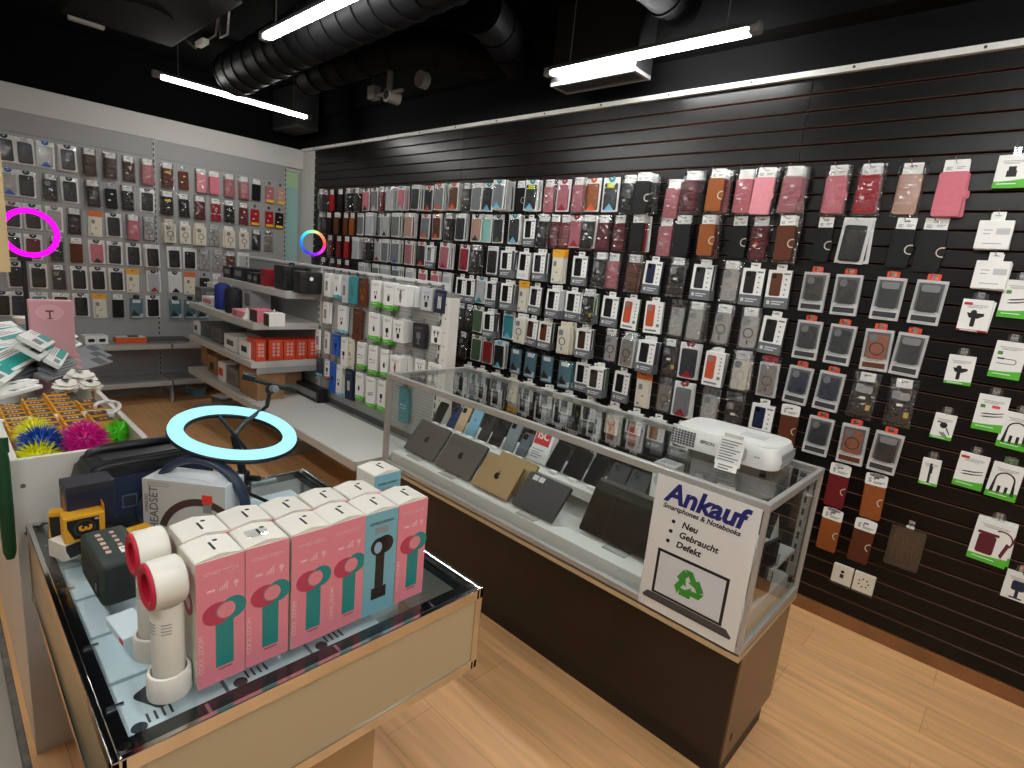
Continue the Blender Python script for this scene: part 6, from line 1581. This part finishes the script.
# pink carton with a round lamp emblem
p0, p1 = at_x(28, 300, -3.12), at_x(73, 300, -3.12)
t = thing('pink_carton', 'pink carton with a round lamp emblem standing behind the heap', 'box', ((p0.x + p1.x) / 2, (p0.y + p1.y) / 2, .821), (0, 0, PI / 2))
hp_ = p0.z - .821; wp = abs(p1.y - p0.y)
obj('carton', B().box(-wp / 2, wp / 2, .0006, .05, 0, hp_, .004), mat('dusty pink carton', (206, 150, 158), .5), t)
b = B(); b.disc(-wp * .05, hp_ - .052, .046, -.0002, .0006, 24, rz=.032); obj('circle_print', b, mat('dusty pink light', (216, 164, 170), .5), t)
b = B(); b.ring(-wp * .05, 0, .047, .0455, -.0006, .0, n=28); 
for v in b.bm.verts: v.co.z = v.co.z * .7 + hp_ - .052
obj('circle_outline', b, mat('pale pink print'), t)
b = B(); b.box(-wp * .05 - .014, -wp * .05 + .014, -.0008, .0, hp_ - .05, hp_ - .043).box(-wp * .05 - .003, -wp * .05 + .003, -.0008, .0, hp_ - .078, hp_ - .05).box(-wp * .05 - .010, -wp * .05 + .010, -.0008, .0, hp_ - .082, hp_ - .078); obj('lamp_print', b, mat('dark rose print', (96, 44, 48), .5), t)
# black and amber small cartons standing in rows
GC = 'small amber and black cartons in the bin cabinet'
cols = [(.142, .205, -2.50, -2.19, 7), (.21, .272, -2.56, -2.19, 7), (.278, .345, -2.62, -2.19, 8), (.352, .415, -2.46, -2.2, 4)]
for ci, (y0, y1, xa, xb, n) in enumerate(cols):
    for k in range(n):
        x = xb + (xa - xb) * k / (n - 1)
        th = abs(xa - xb) / (n - 1) - .004
        big = ci == 3 or (ci == 2 and (k == 0 or k > 5))
        t = thing('small_carton', 'small amber carton with black top, %s from the near end in the %s row' % (ORD[k + 1], ('leftmost', 'second', 'third', 'rightmost')[ci]), 'box', (x, (y0 + y1) / 2, .821), (0, math.radians(-4), 0), GC)
        w = (y1 - y0) - .003
        obj('carton', B().box(-th / 2, th / 2, -w / 2, w / 2, 0, .116, .001, 1), YEL, t)
        obj('top_print', B().box(-th / 2 + .003, th / 2 - .003, -w / 2 + .006, w / 2 - .003, .116, .1166), KBL, t)
        b = B()
        if not big:
            for q in range(3): b.rrect(-w * .18 + w * .17 * q, 0, w * .13, th * .34, th * .12, -.0005, .0002, 2)
            M_ = Matrix.Translation((0, 0, .1168)) @ Matrix.Rotation(PI / 2, 4, 'Z') @ Matrix.Rotation(-PI / 2, 4, 'X')
            for v in b.bm.verts: v.co = M_ @ v.co
            obj('lettering', b, mat('warm white print', (226, 206, 190), .5), t)
        else:
            b.box(-th * .2, th * .2, -.008, -.002, .1166, .1172).box(-th * .3, th * .1, .004, .012, .1166, .1172)
            obj('picture', b, mat('glint orange print', (222, 150, 84), .5), t)
# spiky rubber balls
def spiky(label, px, py, z, r, c, n=420):
    p = at_z(px, py, z)
    t = thing('spiky_ball', label, 'toy', (p.x, p.y, z - r * .3))
    m_ = mat('rubber ' + c, {'yellow': (222, 220, 20), 'blue': (20, 74, 160), 'magenta': (206, 26, 140), 'green': (90, 214, 40)}[c], .45)
    obj('core', B().ball((0, 0, 0), r * .62, 20), m_, t, smooth=180)
    b = B(); ga = PI * (3 - math.sqrt(5))
    for i in range(n):
        zz = 1 - 2 * (i + .5) / n; rr = math.sqrt(1 - zz * zz); a = ga * i
        d = Vector((rr * math.cos(a), rr * math.sin(a), zz)); d = (d + Vector((random.uniform(-.12, .12), random.uniform(-.12, .12), random.uniform(-.12, .12)))).normalized()
        u = d.orthogonal().normalized(); v = d.cross(u)
        base = [b.bm.verts.new(d * r * .6 + (u * math.cos(q) + v * math.sin(q)) * r * .045) for q in (0, 2.1, 4.2)]
        tip = b.bm.verts.new(d * r * random.uniform(1.0, 1.15) + Vector((0, 0, -r * .05)))
        for j in range(3): b.bm.faces.new((base[j], base[(j + 1) % 3], tip))
    obj('spikes', b, m_, t)['kind'] = 'stuff'
spiky('yellow spiky rubber ball at the near corner of the white cabinet', 38, 452, .92, .058, 'yellow')
spiky('yellow spiky rubber ball behind the blue one', 34, 428, .955, .052, 'yellow', 300)
spiky('blue spiky rubber ball between two yellow ones', 41, 438, .95, .06, 'blue')
spiky('magenta spiky rubber ball beside the black speaker', 84, 434, .95, .064, 'magenta', 520)
spiky('green spiky rubber ball mostly hidden behind the black speaker', 118, 427, .925, .042, 'green', 260)
# green bag hanging on the outer side of the cabinet
p = at_y(4, 500, KY0 - .02)
t = thing('cloth_bundle', 'dark green cloth bundle hanging on the outer side of the white cabinet', 'cloth', (p.x, KY0 - .018, p.z - .17))
obj('folded_cloth', B().tube([(0, 0, .34), (.005, 0, .28), (.0, 0, .15), (0, 0, .02), (0, 0, 0)], [.009, .016, .016, .014, .009], 10), mat('dark green cloth', (14, 66, 30), .6), t, smooth=30)
obj('strap', B().box(-.003, .003, .0, .017, .3, .34), mat('dark green cloth'), t)
# goods on the low back wall shelves
def carton(label, px, py, X, w, d, h, col, top=None, cat='box', extra=None, name='carton_box'):
    p = at_x(px, py, X)
    return p
for k, (px, lab) in enumerate(((90, 'white two-holed carton on the low back shelf, left one'), (101, 'white two-holed carton on the low back shelf, right one'))):
    p = at_x(px, 342, -5.9)
    t = thing('plug_carton', lab, 'box', (-5.95, p.y, .567), (0, 0, PI / 2 + .15))
    obj('carton', B().box(-.045, .045, -.06, .06, 0, .075, .002), WHITE, t); obj('hole_print', B().rrect(.0, .035, .05, .03, .012, -.0608, -.06), INK, t)
p = at_x(131, 340, -5.95)
t = thing('orange_carton', 'flat orange carton with white lid on the low back shelf', 'box', (-5.98, p.y, .567), (0, 0, PI / 2 - .05))
obj('carton', B().box(-.12, .12, -.07, .07, 0, .05, .002), mat('orange carton', (226, 92, 36), .45), t); obj('lid_print', B().box(-.11, .11, -.06, .06, .05, .0506), OFFW, t); obj('leaflet', B().box(-.02, .06, -.03, .02, .0507, .06, M=Matrix.Rotation(.05, 4, 'X')), mat('dark header print'), t)
p = at_x(168, 338, -5.95)
t = thing('laptop', 'black laptop lying flat on the low back shelf beside the orange carton', 'laptop', (-6.0, p.y, .567), (0, 0, PI / 2))
obj('base', B().box(-.17, .17, -.11, .11, .004, .018, .003), mat('dark grey casing'), t); obj('lid', B().box(-.17, .17, -.11, .11, .0185, .026, .003), mat('laptop dark lid', (40, 36, 34), .3), t)
for sx in (-.14, .14): obj('foot', B().box(sx - .01, sx + .01, -.09, .09, 0, .004), BLACKP, t)

# ================================================================== goods on the gondola shelves
def gbox(label, x0px, x1px, zs, y, h, d, m_, front=None, name='carton_box', cat='box', face='x', rz=0):
    """carton on a gondola shelf: photo columns give its extent along X at depth y"""
    a, c = x_on(x0px, y, zs + h / 2), x_on(x1px, y, zs + h / 2)
    t = thing(name, label, cat, ((a + c) / 2, y + d / 2, zs + .001), (0, 0, rz))
    return t, abs(c - a) / 2
A_, B_, C_, D_ = 1.2465, 1.0215, .7465, .4515
# top shelf: black bags and boxes
KB = mat('black carton', (22, 22, 24), .45); KL = mat('black leather bag', (26, 25, 26), .5, bump=.3, bscale=300)
def blackbag(label, px0, px1, h, y=1.83, d=.17, handle=True, stick=True):
    t, w = gbox(label, px0, px1, A_, y, h, d, KL, name='camera_bag', cat='bag')
    obj('body', B().box(-w, w, -d / 2, d / 2, 0, h, .012, 3), KL, t, smooth=50)
    obj('flap', B().box(-w - .002, w + .002, -d / 2 - .003, d / 2, h * .62, h + .003, .01, 2), KL, t, smooth=50)
    if handle: obj('handle', B().tube([(-.04, 0, h - .002), (-.03, 0, h + .022), (.03, 0, h + .022), (.04, 0, h - .002)], .006, 8), BLACKP, t, smooth=60)
    obj('strap', B().box(w + .002, w + .005, -d * .2, -d * .02, h * .12, h * .98, .001), BLACKP, t)
    if stick: obj('price_sticker', B().disc(0, 0, .014, -.001, 0, 10, M=Matrix.Translation((w + .006, -d * .02, h * .7)) @ Matrix.Rotation(PI / 2, 4, 'Z')), WHITE, t)
blackbag('large black bag on the top gondola shelf, left of another bag', 274, 284, .175, d=.19)
blackbag('black bag at the right end of the top gondola shelf', 293, 300, .155, d=.17)
t, w = gbox('red carton on the top gondola shelf beside the black bags', 260, 266, A_, 1.84, .13, .16, None)
obj('carton', B().box(-w, w, -.08, .08, 0, .13, .003), mat('dark red carton', (140, 26, 34), .45), t); obj('side_print', lines(B(), -.05, .05, .06, 2, 0).box(0, .001, 0, .001, 0, .001), KB, t, rot=(0, 0, PI / 2), loc=(w + .001, 0, 0))
for k, (a, c, h, lab) in enumerate(((223, 231, .10, 'black speaker carton at the far end of the top gondola shelf'), (233, 243, .105, 'second black carton from the far end of the top gondola shelf'), (247, 252, .085, 'low black camera carton left of the red carton'), (253, 257.5, .08, 'small black carton touching the red carton'))):
    t, w = gbox(lab, a, c, A_, 1.84, h, .16, None)
    obj('carton', B().box(-w, w, -.08, .08, 0, h, .003), KB, t); obj('front_print', B().rrect(0, h * .55, w * 1.2, h * .4, .006, -.0808, -.08), mat('dark grey casing'), t); obj('end_print', B().rrect(0, h * .5, .08, h * .4, .006, -.0008, 0, M=Matrix.Translation((w, 0, 0)) @ Matrix.Rotation(PI / 2, 4, 'Z')), mat('dark grey casing'), t)
# middle shelf
def simple(label, a, c, zs, y, h, d, m_, pr=None, prm=None, end=None, **k):
    t, w = gbox(label, a, c, zs, y, h, d, None, **k)
    obj('carton', B().box(-w, w, -d / 2, d / 2, 0, h, .003), m_, t)
    if pr: obj('front_print', B().rrect(0, h * .5, w * 2 * pr[0], h * pr[1], min(w * pr[0], h * pr[1] / 2) * .3, -d / 2 - .0008, -d / 2), prm, t)
    if end: obj('end_print', B().rrect(0, h * .5, d * end[0], h * end[1], .004, -.0008, 0, M=Matrix.Translation((w, 0, 0)) @ Matrix.Rotation(PI / 2, 4, 'Z')), end[2], t)
    return t
simple('grey cubic carton at the far end of the middle gondola shelf', 195, 201, B_, 1.66, .12, .2, mat('carton mid grey', (92, 92, 92), .5), (.6, .5), mat('dark grey casing'), (.6, .5, mat('dark grey casing')))
simple('low white and pink carton on the far part of the middle shelf', 202, 212, B_, 1.62, .07, .14, WHITE, (.8, .5), pm('pink'), (.7, .5, pm('pink')))
simple('white carton stacked on the far part of the middle shelf behind the blue bottle', 207, 214, B_, 1.78, .16, .16, WHITE, (.8, .3), pm('rose'), (.5, .3, KB))
def jug(label, px, y, r, h, m_):
    x = x_on(px, y, B_ + h / 2)
    t = thing('speaker_tube', label, 'speaker', (x, y, B_ + .001))
    obj('body', B().lathe([(r * .9, 0), (r, .01), (r, h - .02), (r * .85, h - .004), (r * .3, h)], 24), m_, t, smooth=40)
    obj('top_cap', B().lathe([(r * .6, h - .004), (r * .6, h + .006), (r * .3, h + .008)], 20), BLACKP, t)
    obj('strap', B().tube([(r * .9, 0, h - .05), (r * 1.25, 0, h - .06), (r * 1.2, 0, h - .12), (r * .98, 0, h - .13)], .006, 6), BLACKP, t, smooth=60)
jug('tall blue cylinder speaker on the middle gondola shelf', 222.5, 1.66, .058, .2, mat('deep blue cloth', (26, 42, 130), .6))
jug('tall black cylinder speaker right of the blue one', 233.5, 1.65, .062, .19, mat('black cloth', (22, 22, 24), .7))
simple('grey and white carton on the middle shelf right of the black cylinder', 243, 251, B_, 1.82, .175, .16, mat('pale grey carton'), (.6, .6), PRINT, (.8, .5, mat('pale grey print')))
t, w = gbox('low pink carton in front of the black cylinder on the middle shelf', 232, 244, B_, 1.575, .055, .1, None)
obj('carton', B().box(-w, w, -.05, .05, 0, .055, .003), pm('light pink'), t); obj('front_print', B().box(-w * .8, -w * .2, -.0508, -.05, .01, .045), pm('rose'), t)
t = thing('paper_cone', 'small white folded cone between the pink cartons on the middle shelf', 'paper', (x_on(247, 1.6, B_ + .04), 1.6, B_ + .001))
obj('cone', B().lathe([(.035, 0), (.003, .085)], 14), pm('white'), t, smooth=40); obj('rim', B().lathe([(.034, 0), (.038, 0), (.038, .006), (.034, .006)], 14, closed=True), pm('cream'), t)
def giftbox(label, a, c, m_, side):
    t, w = gbox(label, a, c, B_, 1.60, .09, .11, None, name='gift_box')
    d = .11
    obj('carton', B().box(-w, w, -d / 2, d / 2, 0, .08, .002), side, t)
    obj('end_print', B().box(w, w + .0008, -d / 2, d / 2, 0, .08), m_, t)
    obj('lid', B().box(-w - .001, w + .0015, -d / 2 - .001, d / 2 + .001, .08, .088, .002), m_, t)
    obj('bow', B().tube([(0, 0, .088), (.008, 0, .104), (.0, 0, .11), (-.008, 0, .104), (0, 0, .089)], .003, 6), m_, t)
giftbox('pink and brown gift box with bow on the middle shelf', 249.5, 257, pm('pink'), pm('dark brown'))
giftbox('white and brown gift box with bow at the near end of the middle shelf', 263.5, 269, pm('white'), pm('dark brown'))
t = thing('toy_ball', 'red and white toy head on top of the grey and white carton', 'toy', (x_on(251.5, 1.84, B_ + .22), 1.87, B_ + .177))
obj('ball', B().ball((0, 0, .033), .034, 16), mat('toy red', (164, 70, 64), .45), t, smooth=180); obj('cap', B().lathe([(.026, .052), (.018, .066), (.004, .07)], 14), pm('rose'), t, smooth=40)
# third shelf: orange cartons at the end, pale window cartons along the front
ORC = mat('bright orange carton', (214, 72, 38), .45)
ye = 1.575
for k in range(5):
    a, c = ((256, 266), (269, 283), (284, 295.5), (296.5, 307), (308, 320))[k]
    y0, y1 = y_on(a, GXE - .012, C_ + .08), y_on(c, GXE - .012, C_ + .08)
    t = thing('orange_carton', ('orange carton with white block marks at the near corner of the third shelf', 'orange carton second from the corner on the third shelf', 'orange carton in the middle of the five on the third shelf', 'orange carton fourth from the corner on the third shelf', 'orange carton nearest the hanging pegboard packs on the third shelf')[k], 'box',
              (GXE - .012, (y0 + y1) / 2, C_ + .001), (0, 0, PI / 2), 'orange cartons on the third gondola shelf')
    w = (y1 - y0) / 2
    obj('carton', B().box(-w, w, 0, .16, 0, .152 - .004 * (k > 0), .002), ORC, t)
    b = B()
    for q in (-1, 1):
        for j in range(4): b.ring(q * w * .32, .04 + .026 * j, .0115, .006, -.0008, 0, n=4)
    obj('block_marks', b, mat('pale print'), t)
for k, (a, c, y, h, lab, m1) in enumerate(((193.5, 198, 1.60, .11, 'white carton with dark window at the far end of the third shelf', 'w'), (199.5, 210, 1.62, .12, 'grey carton left of the clear one on the third shelf', 'g'), (211, 221.5, 1.61, .125, 'grey carton with clear front on the third shelf', 'g'),
        (224, 236, 1.585, .115, 'white window carton in the middle of the third shelf', 'w'), (239, 249, 1.575, .12, 'white window carton touching the orange cartons', 'w'))):
    m_ = WHITE if m1 == 'w' else mat('carton mid grey')
    simple(lab, a, c, C_, y, h, .2, m_, (.55, .35), mat('lower window dark'), (.7, .6, mat('dark grey casing')))
# base shelf: brown cartons
KR = mat('brown corrugated board', (160, 120, 82), .7, noise=.15, nscale=20)
def kraft(label, a, c, y, h, d, pr=None):
    t, w = gbox(label, a, c, D_, y, h, d, None, name='shipping_carton')
    obj('carton', B().box(-w, w, -d / 2, d / 2, 0, h, .002), KR, t)
    obj('tape', B().box(-w - .0006, w + .0006, -.025, .025, h, h + .0006), mat('tape tan', (176, 140, 96), .4), t)
    if pr: obj('print', B().rrect(0, h * .4, w * .8, h * .4, .01, -d / 2 - .0008, -d / 2), pr, t)
kraft('brown carton at the far end of the base shelf', 201, 207, 1.70, .17, .2)
kraft('pale brown carton with dark picture near the far end of the base shelf', 207.5, 216.5, 1.64, .15, .14, KB)
t = simple('white and red carton on the base shelf between brown and grey ones', 218, 223.5, D_, 1.60, .155, .1, pm('white'), (.8, .4), ORC, (.6, .4, KB))
simple('grey brown carton on the base shelf left of the large brown one', 225, 238, D_, 1.62, .14, .2, mat('carton taupe', (128, 118, 108), .6), (.5, .4), mat('carton mid grey'))
kraft('large brown carton at the near corner of the base shelf', 239.5, 257, 1.60, .215, .2)
kraft('large brown carton behind the ring lamp holder on the base shelf', 259, 280, 1.82, .2, .17)
simple('long black carton at the back of the base shelf under the orange ones', 283, 318, D_, 1.95, .1, .08, KB, (.9, .5), mat('dark grey casing'))
# stuff on the floor under the shelves
for k, (px, py, c, lab) in enumerate(((196, 386, 'light blue', 'small pale blue box on the floor under the base shelf'), (222, 396, 'grey', 'small grey box on the floor under the base shelf'))):
    p = at_z(px, py + 8, 0)
    t = thing('floor_box', lab, 'box', (p.x, max(p.y, 1.7), 0), (0, 0, .3)); obj('carton', B().box(-.09, .09, -.05, .05, 0, .07, .003), pm(c), t); obj('lid', B().box(-.092, .092, -.052, .052, .07, .08, .003), pm('white'), t)
# ================================================================== left foreground
p1 = at_x(10, 272, -1.5)
t = thing('display_board', 'cream edged display board hanging at the left edge', 'board', (-1.5, p1.y, p1.z))
obj('board', B().box(-1.0, 0, -.025, 0, 0, .75, .002), mat('cream laminate', (232, 212, 170), .4), t)
obj('edge_strip', B().box(0, .004, -.026, .001, 0, .75), mat('edge strip beige', (190, 166, 122), .5), t)
obj('suspension_rod', B().tube([(-.1, -.012, .75), (-.1, -.012, CEIL - p1.z)], .004, 8)  .tube([(-.9, -.012, .75), (.9, -.012, CEIL - p1.z)], .004, 8), CHROME, t)
p0, p1 = at_z(-2, 640, .62), at_z(33, 768, .62)
t = thing('side_counter', 'low grey counter with worn dark edge at the bottom left corner', 'counter', (-1.0, p1.y, 0))
obj('cabinet', B().box(-.7, .55, -.5, -.02, 0, .6, .004), mat('warm grey laminate', (128, 118, 106), .5), t)
obj('worktop', B().box(-.71, .56, -.5, -.012, .6, .618, .002), mat('warm grey laminate'), t)
obj('worn_edge', B().box(-.712, .562, -.012, .0, .594, .62, .003), mat('worn grey edge', (92, 84, 76), .8, noise=.6, nscale=30, bump=.6, bscale=120), t)

# ------------------------------------------------------------------ render look
w = bpy.data.worlds.new('world'); SC.world = w; w.use_nodes = True
w.node_tree.nodes['Background'].inputs[0].default_value = (1, 1, 1, 1); w.node_tree.nodes['Background'].inputs[1].default_value = .0
vs = SC.view_settings
vs.view_transform = 'Standard'; vs.look = 'None'; vs.gamma = 1; vs.use_curve_mapping = False; vs.exposure = -0.28
try:
    SC.cycles.transparent_max_bounces = 24; SC.cycles.max_bounces = 10; SC.cycles.sample_clamp_indirect = 6
except Exception: pass
